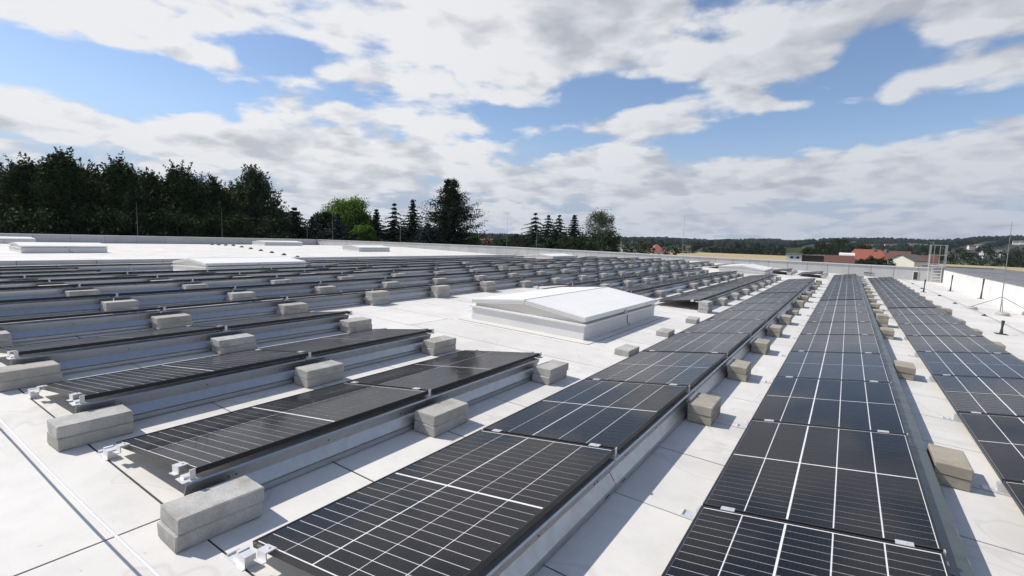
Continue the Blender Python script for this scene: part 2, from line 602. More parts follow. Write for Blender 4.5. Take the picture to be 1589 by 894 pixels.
Y0R, Y1R = -13.0, 38.0
mb = MB()
for (xa, za), (xb, zb) in zip(PROF, PROF[1:]):
    first = xa == 7.0
    mb.hexa([(xb, Y0R, zb - .35), (xa, Y0R, za - .35), (xa, Y1R, za - .35), (xb, Y1R, zb - .35),
             (xb, Y0R, zb), (xa, Y0R, za), (xa, Y1R, za), (xb, Y1R, zb)], 1 if first else 0)
roof = mb.build('roof', ['membrane', 'seam_dark'])
tag(roof, 'pale membrane roof of the hall with shallow ridges', kind='structure')


# membrane sheets of the near roof slope, laid side by side with open dark joints
def sheet(x0, x1, y0, y1):
    b = MB()
    g = .0062
    xs = (x0 + g, x1 - g)
    ys = (y0 + g, y1 - g)
    zb = [roofz(xs[0]) + .0005, roofz(xs[1]) + .0005]
    t = .004
    n = max(1, int((x1 - x0) / 1.2))
    top = []
    for k in range(n + 1):
        x = xs[0] + (xs[1] - xs[0]) * k / n
        z = -0.035 * x + t
        top.append(((x, ys[0] + random.uniform(-.003, .003), z), (x, ys[1] + random.uniform(-.003, .003), z)))
    for (a, b2), (c, d2) in zip(top, top[1:]):
        b.poly([a, c, d2, b2])
        b.poly([(a[0], a[1], a[2] - t), (c[0], c[1], c[2] - t), c, a])
        b.poly([b2, d2, (d2[0], d2[1], d2[2] - t), (b2[0], b2[1], b2[2] - t)])
    a, b2 = top[0]
    b.poly([b2, (b2[0], b2[1], b2[2] - t), (a[0], a[1], a[2] - t), a])
    a, b2 = top[-1]
    b.poly([a, (a[0], a[1], a[2] - t), (b2[0], b2[1], b2[2] - t), b2])
    return b.build('membrane_sheet', 'membrane', roof)


SW = Q / 2
y = -0.05
k = 0
ys = [-0.05 + SW * i for i in range(43)] + [38.0]
ys = [-13.0, -10.3, -7.6, -4.9, -2.7, -1.35] + ys
rs = random.Random(3)
for i in range(len(ys) - 1):
    if ys[i + 1] <= -0.04:
        cuts = [-7.49, -0.65 if ys[i + 1] > -.1 else -2.9, 7.0]
    else:
        a = rs.uniform(-4.2, -3.4) if i % 2 else rs.uniform(-6.2, -5.2)
        cuts = [-7.49, a, rs.uniform(3.6, 4.4) if i % 3 else rs.uniform(5.3, 5.9), 7.0]
    for a, b in zip(cuts, cuts[1:]):
        sheet(a, b, ys[i], ys[i + 1])


# ------------------------------------------------------------------ walls and parapets
def wall_run(name, label, along, fixed, a0, a1, thick, side, top, panel_w, mats, coping_over=.05, base=None, coping_h=.05, cat='wall', panels=True):
    """a wall of the hall: core down to the ground, coping, membrane panels on its roof side.
    along: 'x' or 'y'; fixed: coordinate of the roof-side face; side: +1 if the wall body lies towards + of the other axis"""
    root = bpy.data.objects.new(name, None)
    COL.objects.link(root)
    root.location = (fixed if along == 'y' else (a0 + a1) / 2, fixed if along == 'x' else (a0 + a1) / 2, GROUND_Z)
    inv = Vector(root.location)

    def place(u, v, z):
        p = Vector((u, v, z)) if along == 'x' else Vector((v, u, z))
        return p - inv

    def seg(b, u0, u1, v0, v1, zb0, zb1, zt0, zt1):
        c = [place(u0, v0, zb0), place(u1, v0, zb1), place(u1, v1, zb1), place(u0, v1, zb0),
             place(u0, v0, zt0), place(u1, v0, zt1), place(u1, v1, zt1), place(u0, v1, zt0)]
        if along == 'y':
            c = [c[i] for i in (0, 3, 2, 1, 4, 7, 6, 5)]
        b.hexa(c)
    v_in, v_out = fixed + side * .016, fixed + side * thick
    lo, hi = min(v_in, v_out), max(v_in, v_out)
    core, cop = MB(), MB()
    cuts = [a0] + [c for c, _ in top if a0 < c < a1] + [a1]

    def tz(u):
        if u <= top[0][0]:
            return top[0][1]
        for (ua, za), (ub, zb) in zip(top, top[1:]):
            if ua <= u <= ub:
                return za + (zb - za) * (u - ua) / (ub - ua)
        return top[-1][1]
    zb = GROUND_Z if base is None else base
    for u0, u1 in zip(cuts, cuts[1:]):
        seg(core, u0, u1, lo, hi, zb, zb, tz(u0) - coping_h, tz(u1) - coping_h)
    n = max(1, round((a1 - a0) / 3.0))
    core.build('wall_core', mats[0], root)
    for i in range(n):
        u0, u1 = a0 + (a1 - a0) * i / n, a0 + (a1 - a0) * (i + 1) / n
        c = MB()
        seg(c, u0 + .003, u1 - .003, min(fixed, hi, lo) - coping_over, max(fixed, hi, lo) + coping_over, tz(u0) - coping_h, tz(u1) - coping_h, tz(u0), tz(u1))
        c.build('coping', mats[2], root)
    if panels:
        n = max(1, round((a1 - a0) / panel_w))
        for i in range(n):
            u0, u1 = a0 + (a1 - a0) * i / n, a0 + (a1 - a0) * (i + 1) / n
            c = MB()
            v0, v1 = sorted((fixed, fixed + side * .0155))
            fz0, fz1 = (roofz(u0), roofz(u1)) if along == 'x' else (roofz(fixed), roofz(fixed))
            seg(c, u0 + .009, u1 - .009, v0, v1, fz0 - .05, fz1 - .05, tz(u0) - coping_h - .004, tz(u1) - coping_h - .004)
            c.build('membrane_panel', mats[1], root)
    tag(root, label, cat)
    return root


wall_run('parapet_wall', 'long grey parapet closing the far ends of the solar rows', 'x', 38.0, -54.0, 7.0, .35, 1,
         [(-54.0, .47), (-36, .62), (-24, .69), (-9, .63), (7.4, .62)], 1.17, ('seam_dark', 'wall_grey', 'coping_light'))
wall_run('parapet_wall', 'white side wall rising beside the ladder, parallel to the solar rows', 'y', 7.0, -13.0, 38.35, .3, 1,
         [(-13, .60), (38.4, .58)], 1.6, ('seam_dark', 'wall_white', 'coping_dark'), coping_over=.03, coping_h=.035)
wall_run('parapet_wall', 'grey parapet in front of the dark row of broadleaf trees', 'y', -54.0, -13.0, 38.0, .35, -1,
         [(-13, .48), (38.4, .47)], 2.4, ('seam_dark', 'wall_grey', 'coping_light'))
wall_run('parapet_wall', 'parapet at the roof edge behind the rope walkway', 'x', -13.0, -54.0, 7.0, .35, -1,
         [(-54, .45), (7.4, .45)], 3.5, ('seam_dark', 'wall_grey', 'coping_light'))
wall_run('divider_wall', 'low grey divider wall between the solar rows and the empty white roof', 'y', -23.55, -12.9, 37.9, .30, -1,
         [(-13, .10), (14, .02), (38, -.01)], 2.4, ('seam_dark', 'wall_grey', 'wall_white'), base=-.3, coping_over=.0, coping_h=.012, cat='wall')


# ------------------------------------------------------------------ solar panels
COLW, GAP, THICK = .2012, .0074, .0120
XC = []
x = .0165
for i in range(5):
    XC.append((x, x + COLW))
    x += COLW + (THICK if i == 1 else GAP)
XC_SHIFT = (W - (XC[-1][1] + .0165)) / 2
XC = [(a + XC_SHIFT, b + XC_SHIFT) for a, b in XC]
HALF0 = (.020, .020 + 12 * CP)
HALF1 = (L - .020 - 12 * CP, L - .020)


def frame_mb(b, mi=0, mj=0):
    t, h = .0105, .03
    b.box(0, t, 0, L, -h, 0, mi)
    b.box(W - t, W, 0, L, -h, 0, mi)
    b.box(t, W - t, 0, t, -h, -.0002, mi)
    b.box(t, W - t, L - t, L, -h, -.0002, mi)


fb = MB()
frame_mb(fb)
ME_FRAME = fb.mesh('frame', 'frame_black')
b = MB()
b.box(.0105, W - .0105, .0105, L - .0105, -.0085, -.006)
ME_BACK = b.mesh('backsheet', 'backsheet')
b = MB()
b.poly([(.0105, .0105, -.0016), (W - .0105, .0105, -.0016), (W - .0105, L - .0105, -.0016), (.0105, L - .0105, -.0016)])
ME_GLASS = b.mesh('glass_pane', 'panel_glass')
b = MB()
b.box(0, COLW, 0, 12 * CP - .002, -.0055, -.004)
ME_BLOCKC = b.mesh('cell_block', 'cell_block')
b = MB()
b.box(0, COLW, .0026, CP - .0026, -.0055, -.004)
ME_CELL = b.mesh('solar_cell', 'cell')
# far panel: all in one mesh
b = MB()
frame_mb(b, 0)
b.box(.0105, W - .0105, .0105, L - .0105, -.0085, -.006, 1)
for (xa, xb) in XC:
    for (ya, yb) in (HALF0, HALF1):
        b.box(xa, xb, ya, yb, -.0055, -.004, 2)
b.poly([(.0105, .0105, -.0016), (W - .0105, .0105, -.0016), (W - .0105, L - .0105, -.0016), (.0105, L - .0105, -.0016)], 3)
ME_FAR = b.mesh('solar_panel_far', ['frame_black', 'backsheet', 'cell', 'panel_glass'])


def empty(name, loc, rot=None):
    o = bpy.data.objects.new(name, None)
    COL.objects.link(o)
    o.location = loc
    o.empty_display_size = .1
    if rot is not None:
        o.rotation_euler = rot
    return o


def row_frame(k):
    """origin of row k at its low edge (x, z on top of the sheet) and the roof's tilt about Y there"""
    x0 = k * PITCH_X
    s = slope(x0 + .6)
    if k == -5:
        s = -.022
    th = -atan(s)
    z0 = roofz(x0) + .004
    return x0, z0, th


def rp(k, y, lx, lz):
    x0, z0, th = row_frame(k)
    return Vector((x0 + lx * cos(th) + lz * sin(th), y, z0 - lx * sin(th) + lz * cos(th)))


ROWS = {2: [(0, 19)], 1: [(0, 19)], 0: [(0, 14), (17, 19)]}
for k in (-1, -2, -3):
    ROWS[k] = [(0, 2), (6, 14), (17, 19)]
for k in (-4, -5, -6):
    ROWS[k] = [(0, 19)]
for k in (-7, -8, -11):
    ROWS[k] = [(0, 19)]
for k in (-9, -10):
    ROWS[k] = [(0, 2), (6, 14), (18, 19)]


def row_name(k):
    return ORD[3 - k] + ' row from the ladder wall'


NEAR = {(0, 0), (0, 1), (1, 0), (1, 1), (1, 2), (-1, 0), (-1, 1), (2, 1), (2, 2)}
prng = random.Random(21)
for k, spans in ROWS.items():
    x0, z0, th = row_frame(k)
    for a, bnd in spans:
        for j in range(a, bnd):
            y = j * Q + .010
            loc = rp(k, y, 0, HL)
            rot = (prng.uniform(-.0012, .0012), th - TILT + prng.uniform(-.0015, .0015), 0)
            d = (loc - CAM).length
            label = 'black solar panel, %s from the rope in the %s' % (ORD[j + 1], row_name(k))
            near = (k, j) in NEAR
            if not near and d > 15.5:
                p = put('solar_panel', ME_FAR, None, loc, rot)
            else:
                p = empty('solar_panel', loc, rot)
                put('frame', ME_FRAME, p)
                put('backsheet', ME_BACK, p)
                put('glass_pane', ME_GLASS, p)
                for (xa, xb) in XC:
                    for (ya, yb) in (HALF0, HALF1):
                        if near:
                            for c in range(12):
                                put('solar_cell', ME_CELL, p, (xa, ya + c * CP, 0))
                        else:
                            put('cell_block', ME_BLOCKC, p, (xa, ya + .001, 0))
            tag(p, label, 'solar panel', 'solar panels in rows on the roof')

# ------------------------------------------------------------------ rear sheets, mounts, ballast
SEC = [(.990, .2125), (.992, .203), (1.078, .203), (1.084, .198), (1.052, .116), (1.099, .052), (1.086, .046), (1.100, .040), (1.100, .010), (1.072, .006)]
b = MB()
b.profile(SEC, .004, Q - .004, .0025)
ME_DEFL = b.mesh('deflector_sheet', 'galvanised')
b = MB()
for yy in (.22, .26, 1.50, 1.54, .86):
    b.box(1.062, 1.0735, yy, yy + .008, .150, .158)
for yy in (.10, .13, 1.62, 1.65):
    b.box(1.097, 1.1035, yy, yy + .035, .022, .030)
ME_BOLT = b.mesh('bolt_holes', 'post_dark')

SEC2 = [(1.000, .170), (1.004, .186), (1.175, .180), (1.183, .172), (1.150, .072), (1.180, .046), (1.180, .010), (1.155, .006)]
b = MB()
b.profile(SEC2, .004, Q - .004, .0025)
ME_DEFL2 = b.mesh('deflector_sheet_dark', 'galvanised_dark')
# mount parts in row coordinates, y = 0 at the joint
CT, ST = cos(TILT), sin(TILT)


def tilt_m(xp):
    return Matrix.Translation((xp * CT, 0, HL + xp * ST)) @ Matrix.Rotation(-TILT, 4, 'Y')


b = MB()
b.box(1.070, 1.318, -.12, .12, 0, .004)
ME_STRIP = b.mesh('base_strip', 'galvanised')
b = MB()
b.box(-.105, .050, -.038, .038, .000, .004)
b.box(-.100, -.096, -.030, .030, .004, .014)
b.box(-.060, -.022, -.020, .020, .004, .012)
b.box(-.022, -.003, -.026, .026, .004, .064)
b.box(-.003, .05, -.026, .026, .005, .0585)
ME_FOOT = b.mesh('low_foot', 'aluminium')
b = MB()
b.box(.996, 1.075, -.045, .045, .2056, .2088)
b.box(1.000, 1.040, -.024, .024, .2088, .2210)
ME_POST = b.mesh('high_post', 'aluminium')
b = MB()
b.box(1.0600, 1.0660, -.014, .014, .2056, .2640)
b.box(1.0600, 1.0840, -.018, .018, .2056, .2090)
ME_CLIP = b.mesh('rear_clip', 'clip_white')
b = MB()
b.box(-.036, .036, -.020, .020, .0005, .0055)
b.box(-.011, .011, -.006, .006, .0055, .010, 1)
ME_CLAMP = b.mesh('mid_clamp', ['clip_white', 'aluminium'])
b = MB()
b.box(-.036, .036, -.030, .020, .0005, .0055)
b.box(-.036, .036, -.034, -.029, -.032, .0055)
b.box(-.036, .036, -.052, -.030, -.036, -.032)
b.box(-.011, .011, -.006, .006, .0055, .010)
ME_CLAMP_END = b.mesh('end_clamp', 'clip_white')
b = MB()
b.box(-.110, -.004, -.040, .040, .000, .028)
b.box(-.012, .03, -.03, .03, .026, .0585)
ME_FOOT_FAR = b.mesh('low_foot_far', 'aluminium')


def block_mesh(seed, m='concrete'):
    r = random.Random(seed)
    import bmesh
    bm = bmesh.new()
    bmesh.ops.create_cube(bm, size=1.0)
    for v in bm.verts:
        v.co = Vector((v.co.x * .208, v.co.y * .412, (v.co.z + .5) * .080))
    bmesh.ops.bevel(bm, geom=list(bm.edges), offset=.0055, segments=1, affect='EDGES')
    for v in bm.verts:
        v.co.x += r.uniform(-.002, .002)
        v.co.y += r.uniform(-.0025, .0025)
    me = bpy.data.meshes.new('concrete_block')
    bm.to_mesh(me)
    bm.free()
    me.materials.append(MATS[m])
    return me


ME_BLK = [block_mesh(s) for s in range(6)]
ME_BLK_TAN = [block_mesh(s, 'concrete_tan') for s in range(6)]
mr = random.Random(5)
blocks = []
for k, spans in ROWS.items():
    x0, z0, th = row_frame(k)
    for a, bnd in spans:
        for j in range(a, bnd):                       # rear sheets
            loc = rp(k, j * Q - .05, 0, 0)
            d = (loc - CAM).length
            me = ME_DEFL
            if k == 1:
                o = put('wind_deflector', ME_DEFL2, None, loc, (0, th, 0))
                tag(o, 'dark green-grey sheet behind the %s panel from the rope, %s' % (ORD[j + 1], row_name(k)),
                    'wind deflector', 'galvanised sheets along the rear of the solar rows')
                continue
            if d < 9:
                o = empty('wind_deflector', loc, (0, th, 0))
                put('deflector_sheet', ME_DEFL, o)
                put('bolt_holes', ME_BOLT, o)
            else:
                o = put('wind_deflector', me, None, loc, (0, th, 0))
            tag(o, 'folded galvanised sheet behind the %s panel from the rope, %s' % (ORD[j + 1], row_name(k)),
                'wind deflector', 'galvanised sheets along the rear of the solar rows')
        for j in range(a, bnd + 1):                   # mounts at the joints
            yj = j * Q
            loc = rp(k, yj, 0, 0)
            d = (loc - CAM).length
            end = j in (a, bnd)
            label = 'metal mounting bracket at the %s joint from the rope, %s' % (ORD[j + 1], row_name(k))
            if d < 13:
                o = empty('mounting_bracket', loc, (0, th, 0))
                dy = 0.0
                if j == a:
                    dy = -.028
                if j == bnd:
                    dy = .028
                if not ((k == 0 and j == 1) or (k == 1 and j in (0, 1, 3, 5))):
                    put('base_strip', ME_STRIP, o, (.10 if k == 1 else 0, 0, 0))
                put('low_foot', ME_FOOT, o, (0, dy, 0))
                put('high_post', ME_POST, o, (0, dy * .5, 0))
                put('rear_clip', ME_CLIP, o, (0, dy * .2, 0))
                for xp in (.14, .93):
                    M = tilt_m(xp)
                    c = put('end_clamp' if end else 'mid_clamp', ME_CLAMP_END if end else ME_CLAMP, o, M.translation + Vector((0, .006 if j == a else 0, 0)), (0, -TILT, 0))
                    if j == bnd:
                        c.rotation_euler = (0, TILT, pi)
            elif k > -9:
                o = empty('mounting_bracket', loc, (0, th, 0))
                if not ((k == 0 and j == 1) or (k == 1 and j in (0, 1, 3, 5))):
                    put('base_strip', ME_STRIP, o, (.10 if k == 1 else 0, 0, 0))
                put('low_foot', ME_FOOT_FAR, o)
                put('rear_clip', ME_CLIP, o)
                for xp in (.14, .93):
                    put('mid_clamp', ME_CLAMP, o, tilt_m(xp).translation, (0, -TILT, 0))
            else:
                continue
            tag(o, label, 'bracket', 'mounting brackets between the solar panels')
            # ballast stack on the rear end of the base strip
            if k <= -9 or (k == 0 and j == 1) or (k == 1 and j in (0, 1, 3, 5)):
                continue
            n = 2
            if k == -4 and 3 <= j <= 5:
                n = 3
            elif mr.random() < .06 and d > 13:
                n = 1
            elif mr.random() < .06 and d > 8:
                n = 3
            yo = mr.uniform(-.02, .02)
            if j == bnd and k not in (0,):
                yo -= .04
            for s in range(n):
                c = rp(k, yj + .005 + yo + mr.uniform(-.012, .012), 1.220 + (.10 if k == 1 else 0) + mr.uniform(-.005, .005), .004 + .0800 * s)
                blocks.append((d, k, j, s, n, c, th, mr.uniform(-.03, .03)))
blocks.sort(key=lambda t: t[0])
for i, (d, k, j, s, n, c, th, rz) in enumerate(blocks[:292]):
    o = put('concrete_block', (ME_BLK_TAN if k >= 0 else ME_BLK)[mr.randrange(6)], None, c, (0, th, rz))
    if n == 1:
        ps = 'single ballast block'
    else:
        ps = {0: 'bottom', n - 1: 'top'}.get(s, 'middle') + ' ballast block'
    tag(o, '%s, %s joint from the rope, %s' % (ps, ORD[j + 1], row_name(k)), 'concrete block', 'ballast blocks behind the solar rows')
rest = blocks[292:]
if rest:
    b = MB()
    for (d, k, j, s, n, c, th, rz) in rest:
        M = Matrix.Translation(c) @ Matrix.Rotation(rz, 4, 'Z') @ Matrix.Rotation(th, 4, 'Y')
        b.box(-.104, .104, -.206, .206, 0, .08, 0, M)
    o = b.build('distant_concrete_blocks', 'concrete')
    tag(o, 'concrete ballast blocks at the distant ends of the solar rows', 'concrete block', kind='stuff')

# loose single blocks lying by the low edge of the third row
for i, (x, y, lab) in enumerate(((-.225, 5.37, 'loose concrete block lying alone on the roof between skylight and third row'),
                                 (-.24, 7.16, 'second loose concrete block lying past the near skylight corner'),
                                 (-.24, 8.93, 'third loose concrete block beside the far corner of the near skylight'))):
    o = put('concrete_block', ME_BLK[i], None, (x, y, -.035 * x + .0045), (0, .035, .05 * i))
    tag(o, lab, 'concrete block', 'loose concrete blocks on the open roof')

# black strips stand in for the dark of a wider gap in three rows
for k in (2, 1, 0):
    b = MB()
    b.box(.03, W - .06, -.035, .035, .006, .012)
    x0, z0, th = row_frame(k)
    o = b.build('dark_gap_strip', 'gap_black', None, rp(k, 9 * Q, 0, HL - .004), (0, th - TILT, 0))
    tag(o, 'black strip standing in for a dark gap in the ' + row_name(k), 'strip', 'black strips across the panel joints')


# ------------------------------------------------------------------ skylights
def skylight(x1, y0, label, wx=2.14, ly=3.28, apron=True, curb=.22):
    """x1: edge of the curb towards the ladder wall, y0: edge towards the rope"""
    xm = x1 - wx / 2
    s = slope(xm)
    root = empty('skylight', (xm, y0 + ly / 2, roofz(xm) + .004), (0, -atan(s), 0))
    hx, hy = wx / 2, ly / 2
    if apron:
        b = MB()
        b.box(-hx - .12, hx + .17, -hy - .20, hy + .10, .0005, .004)
        ap = b.build('flashing_apron', 'membrane', root)
        b = MB()
        for (a0, a1, c0, c1) in ((-hx - .128, hx + .178, -hy - .208, -hy - .2005), (hx + .1705, hx + .178, -hy - .2, hy + .1), (-hx - .128, -hx - .1205, -hy - .2, hy + .1)):
            b.box(a0, a1, c0, c1, .0003, .0030)
        b.build('apron_seam', 'seam_dark', ap)
    b = MB()
    t = .10
    b.box(-hx, hx, -hy, -hy + t, .004, curb)
    b.box(-hx, hx, hy - t, hy, .004, curb)
    b.box(-hx, -hx + t, -hy + t, hy - t, .004, curb)
    b.box(hx - t, hx, -hy + t, hy - t, .004, curb)
    b.build('curb', 'wall_white', root)
    b = MB()
    o = .035
    for (a0, a1, c0, c1) in ((-hx - o, hx + o, -hy - o, -hy + .06), (-hx - o, hx + o, hy - .06, hy + o),
                             (-hx - o, -hx + .06, -hy + .06, hy - .06), (hx - .06, hx + o, -hy + .06, hy - .06)):
        b.box(a0, a1, c0, c1, curb + .001, curb + .026)
    b.build('rim', 'skylight_frame', root)
    ev, rg = curb + .135, curb + .262
    # inner upstand and gable infill
    b = MB()
    q = .045
    yb0, yb1 = -hy + q, hy - q
    for yy, dy in ((yb0, .02), (yb1 - .02, .02)):
        b.hexa([(-hx + q, yy, curb + .026), (hx - q, yy, curb + .026), (hx - q, yy + dy, curb + .026), (-hx + q, yy + dy, curb + .026),
                (-hx + q, yy, ev - .07), (hx - q, yy, ev - .07), (hx - q, yy + dy, ev - .07), (-hx + q, yy + dy, ev - .07)])
        b.poly([(-hx + q, yy, ev - .07), (hx - q, yy, ev - .07), (0, yy, rg - .07)])
        b.poly([(-hx + q, yy + dy, ev - .07), (0, yy + dy, rg - .07), (hx - q, yy + dy, ev - .07)])
    b.build('gable', 'skylight_cream', root)
    b = MB()
    for sx in (-1, 1):
        xa, xb = sorted((sx * (hx - q), sx * (hx - q - .02)))
        b.box(xa, xb, yb0 + .02, yb1 - .02, curb + .026, ev - .06)
    b.build('upstand', 'wall_grey', root)
    # two sloping lids that meet at the ridge
    for sx in (-1, 1):
        b = MB()
        g = .004
        ex, rx = sx * (hx + .01), sx * g
        zt = .072
        c = [(rx, -hy - .01, rg - zt), (ex, -hy - .01, ev - zt), (ex, hy + .01, ev - zt), (rx, hy + .01, rg - zt),
             (rx, -hy - .01, rg), (ex, -hy - .01, ev), (ex, hy + .01, ev), (rx, hy + .01, rg)]
        if sx < 0:
            c = [c[i] for i in (1, 0, 3, 2, 5, 4, 7, 6)]
        b.hexa(c)
        lid = b.build('lid', 'opal', root)
        b = MB()      # frame lines round the lid
        for z in (.022, .048):
            a0, a1 = (rg - z, ev - z)
            for yy in (-hy - .0135, hy + .0105):
                c = [(rx, yy, a0 - .006), (ex, yy, a1 - .006), (ex, yy + .003, a1 - .006), (rx, yy + .003, a0 - .006),
                     (rx, yy, a0), (ex, yy, a1), (ex, yy + .003, a1), (rx, yy + .003, a0)]
                if sx < 0:
                    c = [c[i] for i in (1, 0, 3, 2, 5, 4, 7, 6)]
                b.hexa(c)
        b.build('lid_frame', 'wall_grey', lid)
    b = MB()
    b.box(-.012, .012, -hy - .012, hy + .012, rg - .02, rg + .004)
    b.build('ridge_joint', 'wall_grey', root)
    b = MB()      # latch and cable on the side facing the ladder wall
    b.box(hx + .011, hx + .03, -.08, .02, curb + .03, curb + .085)
    b.build('latch', 'wall_grey', root)
    b = MB()
    b.tube([(hx + .012, .10, curb), (hx + .014, .10, .12), (hx + .014, .15, .05), (hx + .014, .26, .012)], .006, 5)
    b.build('cable', 'post_dark', root)
    tag(root, label, 'skylight', 'ridged opal skylights on the roof')
    return root


skylight(-1.0, 5.60, 'large white ridged skylight on open roof beside the third solar row')
skylight(-1.15, 26.2, 'ridged skylight near the grey parapet end of the third solar row')
skylight(-13.5, 6.06, 'skylight among the twelfth and thirteenth solar rows, towards the rope end')
skylight(-13.3, 26.6, 'skylight among the twelfth and thirteenth solar rows, towards the long grey parapet', ly=3.28)
skylight(-31.0, 5.74, 'white skylight on the empty roof just past the divider wall, rope end', ly=3.4, apron=False)
skylight(-31.0, 25.9, 'skylight on the empty roof past the divider wall, near the long parapet', ly=3.3, apron=False)
skylight(-44.5, 6.0, 'skylight below the tree-side parapet on the empty roof, rope end', ly=3.3, apron=False)
skylight(-44.0, 25.4, 'skylight below the tree-side parapet on the empty roof, near the corner', ly=4.0, apron=False)

# ------------------------------------------------------------------ rope on the walkway
b = MB()
pts = []
for i in range(61):
    t = i / 60
    x = -5.2 + 6.9 * t
    pts.append((x, -.405 + .006 * sin(x * 1.7), -.035 * x + .205 - .015 * sin(pi * t)))
b.tube(pts, .0066, 7)
o = b.build('rope', 'rope', smooth=True)
tag(o, 'thin white rope stretched low across the walkway in front of the rows', 'rope')
for x, lab in ((-5.2, 'short dark stake holding the rope beyond the fourth solar row'), (1.7, 'short dark stake holding the rope beside the third row')):
    b = MB()
    z = -.035 * x
    b.box(-.06, .06, -.06, .06, .0045, .02)
    b.tube([(0, 0, .02), (0, 0, .225)], .009, 8)
    o = b.build('rope_stake', 'post_dark', None, (x, -.405, z))
    tag(o, lab, 'stake')

# ------------------------------------------------------------------ ladder with guard cage in the corner
lr = empty('roof_ladder', (6.66, 37.78, roofz(6.66) + .004))
zt = .98
for sx in (-.22, .22):
    b = MB()
    b.box(sx - .02, sx + .02, -.03, .03, 0, zt)
    b.build('stringer', 'aluminium', lr)
for i in range(5):
    b = MB()
    b.box(-.2, .2, -.06, .05, .16 + .18 * i, .19 + .18 * i)
    b.build('rung', 'aluminium', lr)
b = MB()
b.box(-.36, .36, -.10, .62, zt - .02, zt + .01)
b.build('platform', 'aluminium', lr)
for (sx, sy) in ((-.37, -.10), (-.37, .25), (-.37, .62), (.37, -.10), (.37, .25), (.37, .62), (-.13, .62), (.13, .62)):
    b = MB()
    b.tube([(sx, sy, .62 if sy < .3 else zt), (sx, sy, 2.22)], .015, 8)
    b.build('cage_bar', 'galvanised', lr)
for z in (1.02, 1.62, 2.22):
    b = MB()
    b.tube([(-.37, -.10, z), (-.37, .62, z), (.37, .62, z), (.37, -.10, z)], .017, 8)
    b.build('cage_hoop', 'galvanised', lr)
b = MB()
b.tube([(-.40, -.10, .0), (-.40, -.10, 1.62)], .016, 6)
b.build('hand_pole', 'aluminium', lr)
tag(lr, 'aluminium roof ladder with tall guard cage in the wall corner', 'ladder')

# openings in the long parapet
b = MB()
b.box(-.10, .10, -.03, .02, .05, .52)
b.box(-.13, .13, -.020, .02, .02, .56, 1)
o = b.build('overflow_slot', ['post_dark', 'wall_white'], None, (5.72, 37.98, roofz(5.72)))
tag(o, 'dark upright overflow slot in the long parapet near the ladder', 'drain opening')
b = MB()
b.box(-.25, .25, -.03, .02, .10, .22)
b.box(-.22, .22, -.035, -.02, .13, .19, 1)
o = b.build('vent_grille', ['wall_grey', 'post_dark'], None, (3.35, 37.98, roofz(3.35) + .06))
tag(o, 'small flat grey grille on the long parapet behind the second row', 'grille')

# anchor posts on the walkway along the ladder wall
for x, y, h, lab in ((5.10, 13.7, .30, 'dark anchor post on the walkway closest to the rope end'),
                     (5.02, 26.5, .55, 'dark anchor post beside the end of the first row'),
                     (6.27, 29.4, .75, 'slim anchor post near the ladder at the side wall'),
                     (6.74, 25.8, .80, 'slim anchor post against the white side wall')):
    b = MB()
    b.box(-.10, .10, -.10, .10, 0, .012)
    b.tube([(0, 0, .012), (0, 0, h * .45), (0, 0, h)], [.035, .018, .030], 8)
    o = b.build('anchor_post', 'post_dark', None, (x, y, -.035 * x + .0042), (0, .035, 0))
    tag(o, lab, 'anchor post', 'anchor posts along the side wall')

# lightning rods
def rod(x, y, zb, h, lab, base=True):
    root = empty('lightning_rod', (x, y, zb))
    b = MB()
    b.tube([(0, 0, 0), (0, 0, h * .6), (0, 0, h)], [.013, .010, .005], 6)
    b.build('rod', 'wire', root)
    if base:
        for i in range(3):
            an = 2 * pi * i / 3 + .4
            b = MB()
            b.tube([(0, 0, .5), (cos(an) * .75, sin(an) * .75, .10)], .010, 5)
            b.build('leg', 'wire', root)
            b = MB()
            b.tube([(cos(an) * .75, sin(an) * .75, 0), (cos(an) * .75, sin(an) * .75, .07), (cos(an) * .75, sin(an) * .75, .10)], [.17, .17, .13], 14)
            b.build('foot_weight', 'concrete', root)
    tag(root, lab, 'lightning rod', 'lightning rods on the roof')


rod(6.15, 19.5, roofz(6.15), 2.75, 'tall thin lightning rod on tripod by the white side wall')
for x, y, lab in ((-53.75, 18.6, 'lightning rod on the tree-side parapet, second from the corner in line'),
                  (-53.75, 26.3, 'lightning rod on the tree-side parapet before the tall broadleaf trees'),
                  (-53.6, 36.4, 'short lightning rod beside the corner of the two grey parapets'),
                  (-51.0, 38.15, 'lightning rod on the long parapet in front of the bright green tree'),
                  (-39.1, 38.15, 'lightning rod on the long parapet before the three spruces'),
                  (-24.8, 38.15, 'lightning rod on the long parapet above the divider wall end'),
                  (-21.5, 38.15, 'lightning rod on the long parapet before the spruce group'),
                  (-8.4, 38.15, 'lightning rod on the long parapet near the distant red roof')):
    z = .47 if x < -50 else .62 if x < -30 else .69
    h = {-53.6: 2.2, -51.0: 3.6, -39.1: 3.3, -8.4: 3.0}.get(x, 3.2)
    rod(x, y, z - .02, h, lab, False)

